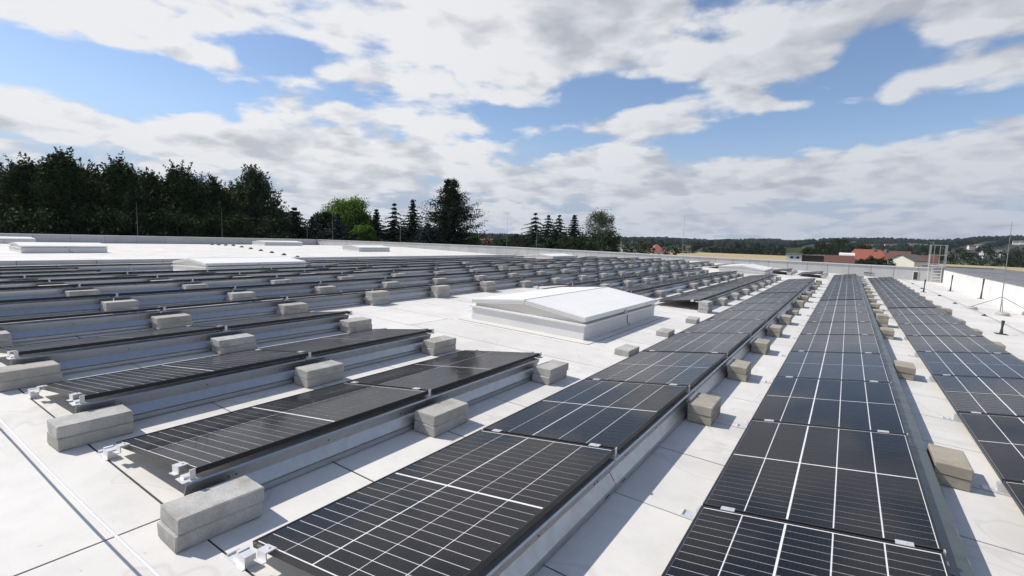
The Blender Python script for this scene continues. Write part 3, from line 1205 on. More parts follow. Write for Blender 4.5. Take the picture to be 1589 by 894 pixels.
# lightning conductor wire along the walkway, on small holders
b = MB()
pts = [(5.0, 37.5, 0), (5.2, 31, 0), (5.38, 26, 0), (5.53, 19.5, 0), (5.55, 14, 0), (5.6, 6, 0), (5.6, -6, 0)]
b.tube([(x, y, -.035 * x + .045) for x, y, z in pts], .006, 5)
o = b.build('conductor_wire', 'wire')
tag(o, 'thin grey conductor wire running along the walkway by the side wall', 'wire')
for i, yy in enumerate((3.0, 6.5, 10.0, 13.2, 17.9, 21.5, 25.0, 29.0, 33.0)):
    xx = 5.6 if yy < 10 else 5.55 if yy < 15 else 5.53 if yy < 20 else 5.38 if yy < 27 else 5.2
    b = MB()
    b.tube([(0, 0, 0), (0, 0, .02), (0, 0, .034)], [.07, .06, .03], 10)
    b.box(-.02, .02, -.02, .02, .03, .052)
    o = b.build('wire_holder', 'post_dark', None, (xx, yy, -.035 * xx + .0042), (0, .035, 0))
    tag(o, 'small dark wire holder on the walkway, %s from the rope end' % ORD[i + 1], 'wire holder', 'wire holders along the walkway')
for i in range(10):
    t = i / 9
    x, y = -46 + 20.5 * t, 21.6 - 4.8 * t
    b = MB()
    b.tube([(0, 0, 0), (0, 0, .05), (0, 0, .12)], [.16, .14, .06], 10)
    o = b.build('wire_holder', 'post_dark', None, (x, y, roofz(x)))
    tag(o, 'small dark holder crossing the empty white roof, %s from the tree side' % ORD[i + 1], 'wire holder', 'wire holders on the empty roof')

# ------------------------------------------------------------------ neighbouring hall beyond the side wall
nr = empty('neighbouring_hall', (9.6, 20, GROUND_Z))
b = MB()
b.box(-2.25, 2.4, -34, 33, 0, 8.30)
b.build('wall', 'plaster_grey', nr)
b = MB()
b.box(-2.25, 2.2, -34, 33, 8.302, 8.36)
b.build('roof_deck', 'bitumen', nr)
for i in range(11):
    b = MB()
    y0 = -34 + 67 * i / 11
    b.box(2.2, 2.55, y0 + .01, y0 + 67 / 11 - .01, 8.28, 8.47)
    b.build('edge_trim', 'coping_dark', nr)
b = MB()
b.box(-2.2, 2.2, 32.6, 33.1, 8.362, 8.46)
b.build('end_trim', 'coping_dark', nr)
for i in range(4):
    b = MB()
    b.box(-2.2, 2.15, -20 + 14 * i, -19.9 + 14 * i, 8.362, 8.372)
    b.build('deck_seam', 'coping_dark', nr)
tag(nr, 'neighbouring flat hall with grey bitumen roof beyond the white side wall', 'building')

# ------------------------------------------------------------------ land
def polar(az, d):
    a = radians(az)
    return (CAM.x - sin(a) * d, CAM.y + cos(a) * d)


b = MB()
N = 72
for ra, rb in ((0.001, 60), (60, 300), (300, 1200), (1200, 3600)):
    for i in range(N):
        a0, a1 = 2 * pi * i / N, 2 * pi * (i + 1) / N
        b.poly([(cos(a0) * ra, sin(a0) * ra, GROUND_Z), (cos(a0) * rb, sin(a0) * rb, GROUND_Z), (cos(a1) * rb, sin(a1) * rb, GROUND_Z), (cos(a1) * ra, sin(a1) * ra, GROUND_Z)])
o = b.build('ground', 'ground')
tag(o, 'green farmland stretching to the hills', kind='structure')


def field(name, quad, m, dz, lab, rise=0.0):
    b = MB()
    P = [polar(a, d) for a, d in quad]
    Z = [GROUND_Z + dz + .5 + (rise if d > 380 else 0) for a, d in quad]
    b.poly([(x, y, z) for (x, y), z in zip(P, Z)])
    for (x, y), (x2, y2), z, z2 in zip(P, P[1:] + P[:1], Z, Z[1:] + Z[:1]):
        b.poly([(x, y, GROUND_Z - 1), (x2, y2, GROUND_Z - 1), (x2, y2, z2), (x, y, z)])
    o = b.build(name, m)
    tag(o, lab, kind='structure')


field('wheat_field', [(17, 240), (4.6, 235), (3.8, 480), (17, 470)][::-1], 'wheat', .4, 'ripe wheat field beyond the long parapet', rise=1.6)
field('wheat_field', [(-6.2, 230), (-22, 230), (-22, 430), (-6.2, 420)][::-1], 'wheat', .4, 'ripe wheat field beyond the neighbouring hall', rise=1.6)
field('meadow', [(18.5, 300), (11.5, 480), (11.5, 560), (19, 560)][::-1], 'meadow', .45, 'bright green meadow beside the wheat field')
field('meadow', [(6, 900), (1, 900), (1, 1060), (6, 1060)][::-1], 'meadow', 9.0, 'pale green field below the hills')

# hills: three ridges of rising ground
def hnoise(a, s):
    return sin(a * .31 + s) * .5 + sin(a * .83 + 2.1 * s) * .3 + sin(a * 1.9 + 3.3 * s) * .2


def skyline(az):
    """elevation angle (tan) of the hill line seen from the roof, by bearing"""
    pts = [(-60, .030), (-30, .036), (-16, .034), (-11.7, .029), (-8.5, .0235), (-6.2, .0205), (-3.4, .021), (-1, .0195), (1, .0185), (4, .0135), (7, .0125), (12, .0095),
           (17, .0095), (23, .006), (30, .0055), (38, .0055), (60, .008), (100, .01)]
    for (a, h), (a2, h2) in zip(pts, pts[1:]):
        if a <= az <= a2:
            return h + (h2 - h) * (az - a) / (a2 - a)
    return .008


def ridge_h(az, d):
    top = (skyline(az) * .86 - .0045) * 2300 + 9.5
    f = max(0.0, min(1.0, (d - 620) / (2300 - 620)))
    f = f * f * (3 - 2 * f)
    h = top * f
    h += 5.0 * hnoise(az * 2.2 + d * .004, d * .0031) * min(1, f * 2.5)
    return max(0.0, h * (1.0 if d < 2300 else max(0, 1 - (d - 2300) / 1000)))


b = MB()
AZ = [-60 + 1.0 * i for i in range(151)]
DS = [600, 700, 820, 950, 1100, 1300, 1500, 1750, 2000, 2300, 2600, 2900, 3300]
for a in AZ:
    for d in DS:
        x, y = polar(a, d)
        b.v.append((x, y, GROUND_Z - .3 + ridge_h(a, d)))
n = len(DS)
for i in range(len(AZ) - 1):
    for j in range(n - 1):
        q = i * n + j
        b.f.append((q, q + n, q + n + 1, q + 1))
        b.mi.append(0)
o = b.build('hills', 'hill', smooth=True)
tag(o, 'dark wooded hills along the horizon', kind='structure')

# far woods: many small crowns as one mass
fr = random.Random(11)
b = MB()


def crown_blob(b, x, y, z, r, h, rng, rings=((.15, .75), (.5, 1.0), (.82, .6))):
    n = 6
    i0 = len(b.v)
    for zf, rf in rings:
        for j in range(n):
            an = 2 * pi * j / n + rng.uniform(-.3, .3)
            rr = r * rf * rng.uniform(.75, 1.2)
            b.v.append((x + cos(an) * rr, y + sin(an) * rr, z + h * (zf + rng.uniform(-.07, .07))))
    b.v.append((x, y, z + h))
    m = len(rings)
    for q in range(m - 1):
        for j in range(n):
            a, c = i0 + q * n + j, i0 + q * n + (j + 1) % n
            b.f.append((a, c, c + n, a + n))
            b.mi.append(0)
    for j in range(n):
        b.f.append((i0 + (m - 1) * n + j, i0 + (m - 1) * n + (j + 1) % n, i0 + m * n))
        b.mi.append(0)


for i in range(9500):
    az = fr.uniform(-20, 48)
    u = fr.random()
    d = 640 + 1700 * u
    patch = hnoise(az * 1.7 + d * .006, 1.3) + .35 * (d - 900) / 900
    if d < 1900 and patch < .05:
        continue
    x, y = polar(az, d)
    r = fr.uniform(4.5, 9)
    crown_blob(b, x, y, GROUND_Z - .5 + ridge_h(az, d), r, fr.uniform(9, 16), fr)
o = b.build('distant_woods', 'forest_leaf')
tag(o, 'dark woods covering the far hills', 'woods', kind='stuff')


# ------------------------------------------------------------------ trees
def leaf(b, c, s, rng, flat=0.0, mi=0):
    d = Vector((rng.gauss(0, 1), rng.gauss(0, 1), rng.gauss(0, 1) * (1 - flat) + .001)).normalized()
    a = d.cross(Vector((rng.gauss(0, 1), rng.gauss(0, 1), rng.gauss(0, 1)))).normalized()
    l, w = s * rng.uniform(.7, 1.3), s * rng.uniform(.45, .8)
    b.poly([c - d * l * .5, c + a * w * .5, c + d * l * .5, c - a * w * .5], mi)


def broadleaf(name, label, az, dist, top, rad, leafm='leaf_dark', seed=1, n_clump=70, per=60, ls=.42, low=.18, group=None, bark='bark', shape=1.0, cat='tree', droop=0.0):
    rng = random.Random(seed)
    x, y = polar(az, dist)
    root = empty(name, (x, y, GROUND_Z))
    H = top - GROUND_Z - (.34 if shape > 1 else .10) * rad
    t = MB()
    lean = Vector((rng.uniform(-.03, .03), rng.uniform(-.03, .03), 1))
    tp = [lean * (H * f) for f in (0, .15, .35, .6, .82)]
    t.tube(tp, [H * .019, H * .015, H * .012, H * .008, H * .003], 8)
    cl = []
    for i in range(n_clump):
        f = rng.random() ** .8
        z = H * (low + (1 - low) * f)
        g = (z / H - low) / (1 - low)
        if shape > 1:
            prof = min(1.0, 1.5 * (1 - g) ** .7) if g > .4 else (.55 + 1.1 * g) * .9
        else:
          prof = (max(0.0, 1 - abs(2 * g - .85 * shape) ** 2.2 / 1.6)) ** .5 if g > .4 else (.55 + 1.1 * g) * .85
        R = rad * max(.12, prof)
        an = rng.uniform(0, 2 * pi)
        rr = R * sqrt(rng.uniform(.05, 1.0)) * rng.uniform(.85, 1.12)
        cl.append((Vector((cos(an) * rr, sin(an) * rr, z - .35)), rng.uniform(.55, 1.15) * rad * .30))
    for c, r in rng.sample(cl, min(16, len(cl))):
        s = lean * (c.z * rng.uniform(.45, .75))
        mid = s.lerp(c, .5) + Vector((0, 0, .05 * c.z * rng.uniform(-.2, .6)))
        t.tube([s, mid, c], [H * .006, H * .004, H * .0015], 5, cap=False)
    t.build('trunk', bark, root)
    b = MB()
    for c, r in cl:
        for i in range(per):
            o = Vector((rng.gauss(0, .5), rng.gauss(0, .5), rng.gauss(0, .42)))
            if o.length > 1.05:
                o *= .7
            p = c + o * r
            if droop:
                p.z -= abs(rng.gauss(0, droop)) * (hypot(p.x, p.y) / rad)
            leaf(b, p, ls, rng)
    if shape > 1:                       # feathery leading shoots
        for c, r in [q for q in cl if q[0].z > H * .55]:
            for e in range(2):
                dv = Vector((c.x * .5 + rng.gauss(0, .5), c.y * .5 + rng.gauss(0, .5), rng.uniform(.8, 2.2))).normalized()
                ln = rng.uniform(.5, 1.15) * rad * .36
                for i in range(26):
                    u = rng.random()
                    leaf(b, c + dv * (r * .45 + ln * u) + Vector((rng.gauss(0, 1), rng.gauss(0, 1), rng.gauss(0, 1))) * .20 * (1.15 - u), ls * .9, rng)
    b.build('crown', leafm, root)
    tag(root, label, cat, group)
    return root


def conifer(name, label, az, dist, top, rad, leafm='needle', seed=1, tiers=34, per=16, low=.06, group=None, droop=.25, ragged=.25, cone=1.0, ls=.44):
    rng = random.Random(seed)
    x, y = polar(az, dist)
    root = empty(name, (x, y, GROUND_Z))
    H = top - GROUND_Z
    t = MB()
    t.tube([(0, 0, 0), (0, 0, H * .5), (0, 0, H * .99)], [H * .016, H * .009, H * .001], 8)
    b = MB()
    for k in range(tiers):
        f = k / (tiers - 1)
        z = H * (low + (.985 - low) * f)
        R = rad * 2.5 * (1 - f) ** cone * (1 + .12 * sin(k * 2.4 + seed)) + .06
        nb = max(4, int(per * (1 - f * .55)))
        a0 = rng.uniform(0, 6.28)
        for q in range(nb):
            an = a0 + 2 * pi * q / nb + rng.uniform(-.2, .2)
            ln = R * rng.uniform(1 - ragged, 1 + ragged * .8)
            m = max(3, int(ln / .30))
            tip = None
            for s in range(m):
                u = (s + .6) / m
                rr = ln * u
                zz = z - droop * ln * u + .30 * droop * ln * u * u + rng.uniform(-.1, .1)
                p = Vector((cos(an) * rr, sin(an) * rr, zz))
                w = ls * (1.15 - .6 * u)
                for e in range(5):
                    leaf(b, p + Vector((rng.gauss(0, .24), rng.gauss(0, .2), rng.gauss(0, .12))) * w * 1.6, w, rng, .55)
                tip = p
            if tip is not None and q % 3 == 0:
                t.tube([(0, 0, z), tuple(tip)], [H * .0022, H * .0006], 4, cap=False)
    t.build('trunk', 'bark', root)
    b.build('crown', leafm, root)
    tag(root, label, 'tree', group)
    return root


def tz(dist, px, dx):
    """height (z) of a top that stands px pixels of the 1589 px picture above eye level"""
    return CAM.z + dist * px / sqrt(776 ** 2 + dx ** 2)


GL = 'broadleaf trees in the dark row behind the parapet'
left = [
    (80.4, 76, 76, 3.6, 'leaf_grey', 'thin sparse tree at the outer end of the dark broadleaf row'),
    (77.6, 75, 100, 5.2, 'leaf_dark', 'tall dark broadleaf tree with feathery pointed top, outer part of the row'),
    (75.5, 73, 112, 4.8, 'leaf_dark', 'tallest dark broadleaf tree of the row behind the parapet'),
    (73.5, 77, 90, 5.2, 'leaf_dark', 'dense dark broadleaf tree beside the tallest of the row'),
    (71.6, 74, 104, 5.0, 'leaf_dark', 'tall dark tree near the middle of the broadleaf row'),
    (69.5, 78, 82, 4.6, 'leaf_dark', 'lower dark tree in the middle of the broadleaf row'),
    (67.2, 76, 98, 5.4, 'leaf_dark', 'broad dark tree with a rounded top in the broadleaf row'),
    (64.4, 80, 78, 5.0, 'leaf_dark', 'dark broadleaf tree next to the grey-green tree'),
    (60.9, 82, 99, 5.0, 'leaf_grey', 'tall grey-green tree at the inner end of the broadleaf row'),
    (62.7, 86, 72, 5.6, 'leaf_dark', 'dark bushy tree filling the gap beside the grey-green tree'),
    (78.9, 88, 84, 6.0, 'leaf_dark', 'dark tree seen behind the thin sparse tree'),
    (65.8, 88, 84, 6.0, 'leaf_dark', 'dark tree seen behind the rounded top'),
    (74.4, 88, 92, 6.0, 'leaf_dark', 'dark tree seen behind the tallest of the row'),
    (70.4, 88, 88, 6.0, 'leaf_dark', 'dark tree seen behind the middle of the broadleaf row'),
]
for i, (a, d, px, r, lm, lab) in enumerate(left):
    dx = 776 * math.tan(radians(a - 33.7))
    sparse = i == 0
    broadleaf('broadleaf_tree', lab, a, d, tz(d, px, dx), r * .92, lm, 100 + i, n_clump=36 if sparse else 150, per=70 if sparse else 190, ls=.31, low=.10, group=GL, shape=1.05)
# undergrowth that closes the row towards the ground
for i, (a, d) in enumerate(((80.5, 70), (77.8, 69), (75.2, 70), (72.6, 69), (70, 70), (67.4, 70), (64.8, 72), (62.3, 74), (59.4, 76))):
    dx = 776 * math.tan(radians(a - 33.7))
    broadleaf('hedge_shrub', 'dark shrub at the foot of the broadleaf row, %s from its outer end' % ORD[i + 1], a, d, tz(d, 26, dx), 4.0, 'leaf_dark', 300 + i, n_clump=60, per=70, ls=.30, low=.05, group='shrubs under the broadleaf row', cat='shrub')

GM = 'trees behind the corner of the parapets'
for i, (fn, a, d, px, r, lm, lab) in enumerate((
        ('c', 57.3, 84, 34, 4.4, 'needle', 'dark broad conifer next to the grey-green tree'),
        ('b', 58.6, 90, 30, 4.0, 'leaf_dark', 'low dark tree between grey-green tree and the broad conifer'),
        ('c', 55.5, 92, 21, 3.6, 'needle_blue', 'small blue-green conifer before the bright green tree'),
        ('b', 54.3, 96, 32, 2.7, 'leaf_dark', 'dark narrow tree at the edge of the bright green tree'),
        ('b', 51.7, 105, 52, 6.4, 'leaf_bright', 'bright green round broadleaf tree'),
        ('c', 53.0, 90, 26, 3.4, 'needle_blue', 'blue-green conifer standing in front of the bright green tree'),
        ('b', 50.4, 92, 12, 3.2, 'leaf_bright', 'low bright green bush under the round tree'),
        ('c', 49.0, 100, 36, 2.7, 'needle', 'smallest spruce of three, next to the bright green tree'),
        ('c', 47.1, 100, 46, 3.6, 'needle', 'middle spruce of three with open tiers'),
        ('c', 45.1, 98, 52, 3.4, 'needle', 'narrow dense spruce beside the large fir'),
        ('c', 43.4, 88, 18, 4.2, 'needle_blue', 'low blue-green conifer at the foot of the large fir'),
        ('b', 38.3, 150, 2, 2.6, 'leaf_bright', 'small bright bush beside the large fir'))):
    dx = 776 * math.tan(radians(a - 33.7))
    if fn == 'c':
        conifer('conifer_tree', lab, a, d, tz(d, px, dx), r, lm, 500 + i, group=GM, cone=.75 if i in (0, 2, 5, 10) else .9, droop=.38 if i == 8 else .2, ragged=.42 if i in (7, 8) else .28, tiers=20 if i == 8 else 30)
    else:
        broadleaf('broadleaf_tree', lab, a, d, tz(d, px, dx), r, lm, 520 + i, n_clump=150, per=260 if i == 4 else 150, ls=.34, low=.10, group=GM)

# the large fir: two tops, long outward limbs
def big_fir():
    rng = random.Random(77)
    az, dist = 41.0, 92
    x, y = polar(az, dist)
    root = empty('fir_tree', (x, y, GROUND_Z))
    H = tz(dist, 91, 100) - GROUND_Z
    t, b = MB(), MB()
    t.tube([(0, 0, 0), (0, 0, H * .5), (-.9, .4, H * .97)], [.38, .22, .03], 8)
    t.tube([(0, 0, H * .45), (.9, .6, H * .72), (1.2, .8, H * .94)], [.2, .12, .03], 6)
    for i in range(560):
        f = rng.random() ** .9
        z = H * (.08 + .88 * f)
        R = 6.6 * min(1.0, (1.02 - f) * 2.3)
        an = rng.uniform(0, 2 * pi)
        ln = R * rng.uniform(.55, 1.12)
        ox = (-.8 if rng.random() < .5 else 1.1) * max(0, f - .45) * 1.6
        upw = rng.uniform(.05, .55) if cos(an - radians(-20)) > 0 else rng.uniform(-.18, .25)
        m = max(4, int(ln / .28))
        for s in range(m):
            u = (s + .5) / m
            p = Vector((ox + cos(an) * ln * u, sin(an) * ln * u, z + upw * ln * u * u - .08 * ln * u))
            if p.z > H:
                continue
            for e in range(5):
                leaf(b, p + Vector((rng.gauss(0, .24), rng.gauss(0, .24), rng.gauss(0, .17))), .40 * (1.2 - .6 * u), rng, .3)
        if i % 5 == 0:
            t.tube([(ox * .6, 0, z), (ox + cos(an) * ln * .9, sin(an) * ln * .9, z + upw * ln * .7)], [.07, .015], 4, cap=False)
    t.build('trunk', 'bark', root)
    b.build('crown', 'needle', root)
    tag(root, 'large dark fir with two tops and long upswept limbs', 'tree', GM)


big_fir()

GS = 'trees beyond the long parapet near the white house'
for i, (fn, a, d, px, r, lm, lab) in enumerate((
        ('c', 31.3, 112, 39, 3.7, 'needle', 'tall open spruce at the outer edge of the spruce group'),
        ('c', 29.8, 116, 36, 3.0, 'needle', 'dark spruce second in the group'),
        ('c', 28.6, 112, 37, 3.5, 'needle', 'dark spruce third in the group, branches sweeping outward'),
        ('c', 26.9, 110, 38, 3.4, 'needle', 'dense conical spruce beside the weeping birch'),
        ('b', 33.0, 120, 10, 3.6, 'leaf_dark', 'low dark bush before the outer spruce'),
        ('b', 30.4, 105, 8, 3.6, 'leaf_grey', 'grey-green bush under the second spruce'),
        ('b', 27.8, 105, 10, 3.6, 'leaf_grey', 'grey-green bush under the dense conical spruce'),
        ('b', 25.5, 106, 12, 3.8, 'leaf_dark', 'dark bush at the foot of the weeping birch'),
        ('b', 23.0, 120, 8, 3.6, 'leaf_dark', 'dark bush between the weeping birch and the white house'))):
    dx = 776 * math.tan(radians(a - 33.7))
    if fn == 'c':
        conifer('conifer_tree', lab, a, d, tz(d, px, dx), r * (1.3, 1.15, 1.35, 1.2)[i], lm, 600 + i, group=GS, droop=(.45, .2, .34, .12)[i], cone=(.8, .75, .9, 1.0)[i], tiers=(18, 24, 22, 30)[i], ragged=(.5, .4, .5, .3)[i])
    else:
        broadleaf('bush', lab, a, d, tz(d, px, dx), r, lm, 620 + i, n_clump=50, per=46, ls=.36, low=.05, group=GS, cat='bush')
broadleaf('birch_tree', 'weeping birch with loose hanging crown and pale trunk', 24.1, 112, tz(112, 50, -120), 4.3, 'leaf_birch', 640,
          n_clump=120, per=130, ls=.26, low=.28, group=GS, bark='bark_pale', droop=1.6)
broadleaf('birch_tree', 'small hanging birch limb tree beside the weeping birch', 22.5, 114, tz(114, 19, -140), 2.0, 'leaf_birch', 641,
          n_clump=40, per=60, ls=.34, low=.30, group=GS, bark='bark_pale', droop=1.5)

# mid-distance trees standing in the fields
GF = 'round trees across the fields'
ff = random.Random(9)
spots = []
for i in range(15):
    spots.append((12.8 - .52 * i + ff.uniform(-.12, .12), 500 + ff.uniform(-20, 30), ff.uniform(6, 9)))
for i in range(6):
    spots.append((36.8 - .75 * i, 210 + ff.uniform(-10, 20), ff.uniform(8.6, 10.5)))
for a, d, h in ((19.3, 262, 10.6), (18.9, 300, 9.8), (16.4, 300, 9.2), (15.2, 420, 9.0), (14.2, 430, 8.4), (20.9, 300, 10.2), (21.9, 330, 10.6)):
    spots.append((a, d, h))
for i, (a, d, h) in enumerate(spots):
    broadleaf('round_tree', 'round green field tree, %s' % (('%s along the hedge towards the flat-roofed white building' % ORD[i + 1]) if i < 15 else ('%s along the belt from the large fir' % ORD[i - 14]) if i < 21 else ('%s from the white house beside the meadow' % ORD[i - 20])), a, d, GROUND_Z + h, h * .55, 'leaf_dark' if i % 3 else 'leaf_grey', 700 + i, n_clump=34, per=26, ls=.85, low=.06, group=GF)
for i, (a, d, h, r) in enumerate(((.7, 420, 17.5, 9.5), (2.2, 430, 14.0, 7.5), (-.9, 440, 14.5, 8.0), (3.2, 450, 10.5, 6))):
    broadleaf('large_tree', ['tallest', 'second tallest', 'third tallest', 'lowest'][(0, 2, 1, 3)[i]] + ' of the deep green trees rising behind the red roofs', a, d, GROUND_Z + h, r, 'leaf_dark', 760 + i, n_clump=60, per=40, ls=1.0, low=.04, group='tall trees behind the red roofs')
for i, (a, d, h, r) in enumerate(((-1.6, 215, 7.9, 2.6), (-2.15, 218, 7.4, 2.4), (-2.7, 220, 7.6, 2.2), (-1.0, 216, 6.9, 2.0), (-3.2, 222, 7.0, 2.0))):
    broadleaf('garden_tree', 'dark garden tree before the orange-red roofed house, %s in height' % ['greatest', 'second', 'fourth', 'fifth', 'third'][i], a, d, GROUND_Z + h, r, 'leaf_dark', 780 + i, n_clump=40, per=40, ls=.4, low=.05, group='garden trees before the houses')
for i in range(16):
    a = -5.8 - .95 * i
    broadleaf('round_tree', 'dark tree beyond the second wheat field, %s counted from the ladder' % ORD[i + 1], a, 445 + ff.uniform(-12, 40), GROUND_Z + ff.uniform(11, 16), 7.5, 'leaf_dark', 800 + i, n_clump=34, per=30, ls=.95, low=.03, group='tree belt beyond the second wheat field')


# ------------------------------------------------------------------ houses
def house(label, az, dist, w, dp, wall_h, roof_h, rot, wallm, roofm, hip=0.0, over=.5, windows=(), chimney=None, z0=0.0, name='house', group=None, cat='house', gable_win=0):
    """w along local x (the ridge), dp across; rot in degrees about z; local -y faces the roof we stand on when rot = bearing"""
    x, y = polar(az, dist)
    root = empty(name, (x, y, GROUND_Z + z0), (0, 0, radians(az + rot)))
    hw, hd = w / 2, dp / 2
    b = MB()
    b.box(-hw, hw, -hd, hd, 0, wall_h)
    gx = hw - hip
    rz = wall_h + roof_h
    if hip < .1:
        for sx in (-1, 1):
            pts = [(sx * hw, -hd, wall_h), (sx * hw, hd, wall_h), (sx * hw, 0, rz)]
            b.poly(pts if sx > 0 else pts[::-1])
    b.build('wall', wallm, root)
    t = .22
    s = roof_h / hd
    ez = wall_h - over * s
    oy, ox = hd + over, hw + over * .8
    rx = ox if hip < .1 else hw - hip
    for sy in (-1, 1):
        c = MB()
        lo = [(-ox, sy * oy, ez), (ox, sy * oy, ez), (rx, 0, rz), (-rx, 0, rz)]
        c.hexa([(p[0], p[1], p[2]) for p in (lo if sy < 0 else lo[::-1])] + [(p[0], p[1], p[2] + t) for p in (lo if sy < 0 else lo[::-1])])
        rf = c.build('roof', roofm, root)
        if sy < 0 and chimney is not None:
            c = MB()
            c.box(chimney - .35, chimney + .35, -1.2, -.5, rz - 1.6, rz + .9)
            c.build('chimney', 'plaster_grey', rf)
    if hip >= .1:
        for sx in (-1, 1):
            c = MB()
            P = [(sx * ox, -oy, ez + .002), (sx * ox, oy, ez + .002), (sx * rx, 0, rz + .002)]
            if sx < 0:
                P = P[::-1]
            c.poly([(p[0], p[1], p[2] + t) for p in P])
            c.poly(P[::-1])
            c.build('roof', roofm, root)
    for (wx, wz, ww, wh) in windows:
        c = MB()
        c.box(wx - ww / 2, wx + ww / 2, -hd - .05, -hd + .05, wz, wz + wh)
        wo = c.build('window', 'window_dark', root)
        c = MB()
        c.box(wx - ww / 2 - .1, wx + ww / 2 + .1, -hd - .12, -hd - .002, wz - .12, wz - .01)
        c.build('sill', 'plaster_white', wo)
    for i in range(gable_win):
        c = MB()
        zz = wall_h * .55 + i * 2.2
        c.box(-hw - .05, -hw + .05, -.6, .6, zz, zz + 1.2)
        c.build('window', 'window_dark', root)
    tag(root, label, cat, group)
    return root


house('large house with orange-red tiled roof and grey walls', -1.45, 250, 13.0, 10, 5.8, 3.9, 6, 'plaster_grey', 'tile_red', hip=2.2, windows=((-3.5, 3.2, 1.3, 1.5), (0, 3.2, 1.3, 1.5), (3.6, 3.2, 1.3, 1.5)), chimney=2.0)
house('low long building with plain brown-red tiled roof', 1.15, 235, 13, 9, 3.9, 3.0, 4, 'plaster_white', 'tile_brown', windows=((-4, 1.4, 1.2, 1.2), (3, 1.4, 1.2, 1.2)))
house('cream house with brownish gable roof nearest the ladder', -4.5, 240, 11, 8.6, 6.2, 2.2, 68, 'plaster_cream', 'tile_grey', over=.5, gable_win=0, windows=((-2, 3, 1.2, 1.4), (2, 3, 1.2, 1.4)))
house('red-brown roofed house behind the cream house', -3.25, 275, 13, 9, 5.4, 4.0, -6, 'plaster_white', 'tile_brown', windows=((-4, 2.5, 1.2, 1.3), (0, 2.5, 1.2, 1.3)), chimney=-2)
house('rust-brown roofed house behind the ladder cage', -5.7, 320, 9, 8, 4.8, 3.0, 12, 'plaster_cream', 'tile_brown', windows=((-3, 2.5, 1.2, 1.3), (3, 2.5, 1.2, 1.3)))
house('white house with dark brown roof by the weeping birch', 20.7, 330, 11.5, 9, 5.6, 3.6, 18, 'plaster_white', 'tile_grey', windows=((-4, 3.2, 1.4, 1.3), (0, 3.2, 1.4, 1.3), (4, 3.2, 1.4, 1.3)), chimney=1.5)
house('low white house annex beside the weeping birch', 22.4, 300, 7.5, 7, 6.6, 1.0, 6, 'plaster_white', 'tile_grey', over=.3, windows=((-1, 3.6, 3.6, .9),))
house('small house with pinkish red hipped roof', 17.8, 330, 8.0, 8, 4.4, 4.0, 22, 'plaster_cream', 'tile_pink', hip=3.4, windows=((0, 1.8, 1.2, 1.3),))
house('distant white cottage with dark roof beside the meadow', 14.9, 430, 9, 8, 4.4, 3.6, 10, 'plaster_white', 'tile_grey', windows=((-3, 1.6, 1.3, 1.4), (3, 1.6, 1.3, 1.4)))
house('low pink roofed building beside the large fir', 37.0, 290, 9, 8, 5.6, 2.6, 14, 'plaster_white', 'tile_pink', windows=((0, 1.6, 1.3, 1.4),))
# flat-roofed white shed with two dark openings and a dark lean-to
x, y = polar(4.45, 205)
sh = empty('garden_shed', (x, y, GROUND_Z), (0, 0, radians(4.35)))
b = MB()
b.box(-2.4, 2.4, -2.5, 2.5, 0, 7.2)
b.build('wall', 'plaster_white', sh)
b = MB()
b.box(-2.7, 2.7, -2.9, 2.8, 7.202, 7.45)
b.build('roof', 'plaster_grey', sh)
for wx in (-.7, 1.1):
    b = MB()
    b.box(wx - .45, wx + .45, -2.53, -2.4, 5.75, 6.45)
    b.build('window', 'window_dark', sh)
b = MB()
b.box(2.41, 9.0, -1.6, 2.2, 0, 7.0)
b.build('lean_to', 'timber', sh)
b = MB()
b.box(2.42, 9.3, -2.0, 2.3, 7.002, 7.2)
b.build('lean_to_roof', 'plaster_grey', sh)
tag(sh, 'flat-roofed white building with two dark windows and dark lean-to', 'building')
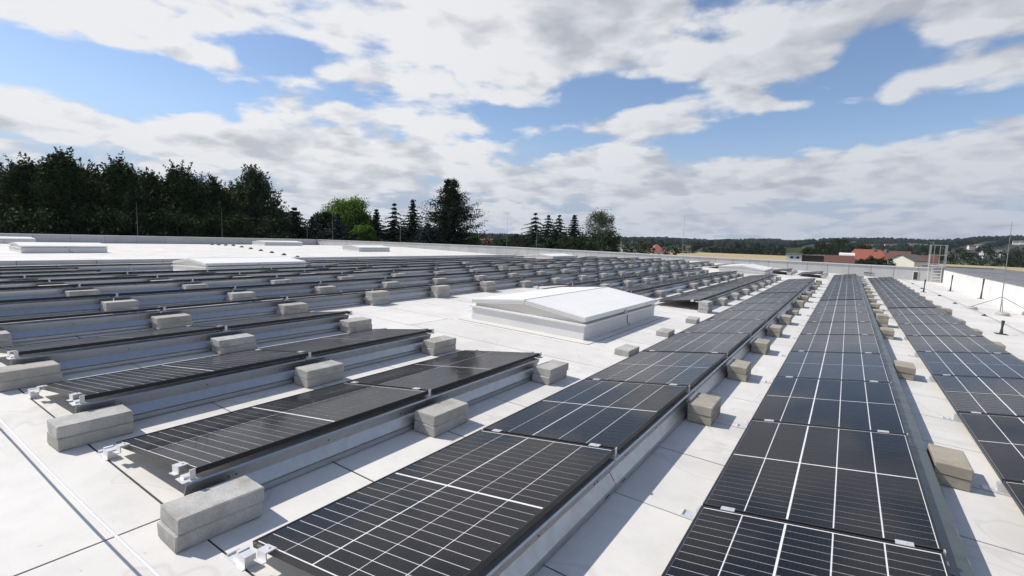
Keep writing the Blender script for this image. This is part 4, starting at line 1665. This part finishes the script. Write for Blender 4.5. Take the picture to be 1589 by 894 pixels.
# white tarpaulin-covered trailer by the red roofs
x, y = polar(.1, 240)
b = MB()
n = 8
for i in range(n):
    a0, a1 = pi * i / n, pi * (i + 1) / n
    b.poly([(-2.6, -cos(a0) * 1.1, 7.0 + sin(a0) * 1.2), (2.6, -cos(a0) * 1.1, 7.0 + sin(a0) * 1.2), (2.6, -cos(a1) * 1.1, 7.0 + sin(a1) * 1.2), (-2.6, -cos(a1) * 1.1, 7.0 + sin(a1) * 1.2)][::-1])
b.poly([(-2.6, -cos(pi * i / n) * 1.1, 7.0 + sin(pi * i / n) * 1.2) for i in range(n + 1)])
b.poly([(2.6, -cos(pi * i / n) * 1.1, 7.0 + sin(pi * i / n) * 1.2) for i in range(n + 1)][::-1])
b.box(-2.6, 2.6, -1.1, 1.1, 0, 7.0)
o = b.build('tarpaulin_shelter', 'plaster_white', None, (x, y, GROUND_Z), (0, 0, .05))
tag(o, 'white rounded tarpaulin shelter beside the orange-red roof', 'shelter')
# village on the far slope
vr = random.Random(4)
vill = [(-2.9 - .42 * i + vr.uniform(-.1, .1), 1150 + vr.uniform(-60, 120)) for i in range(8)] + [(-8.6, 1200), (-9.0, 1230), (-11.2, 1500), (-11.6, 1520), (-1.1, 1000), (-1.5, 1010), (-2.0, 1015), (-10.2, 760), (-9.6, 740)]
for i, (a, d) in enumerate(vill):
    house('tiny white village house on the wooded slope, %s of the scattered group' % ORD[i + 1], a, d, 10, 8, 6.0, 2.8, vr.uniform(-30, 30), 'plaster_white', 'tile_grey' if i % 4 else 'tile_brown',
          z0=ridge_h(a, d) + 4.5, group='village houses on the far slope', name='village_house')

# ------------------------------------------------------------------ haze over the land
b = MB()
b.box(-3700, 3700, -3700, 3700, GROUND_Z - 1.5, 150)
hz = b.build('haze', 'rope')
hz.data.materials.clear()
hm = bpy.data.materials.new('haze')
hm.use_nodes = True
T = NT(hm.node_tree)
T.n.remove(T.n['Principled BSDF'])
pv = T.node('ShaderNodeVolumePrincipled')
pv.inputs['Color'].default_value = (0.72, 0.84, 1.0, 1)
pv.inputs['Density'].default_value = 0.00006
pv.inputs['Anisotropy'].default_value = 0.2
T.l.new(pv.outputs[0], T.n['Material Output'].inputs['Volume'])
hz.data.materials.append(hm)
tag(hz, 'thin summer haze over the land', kind='stuff')
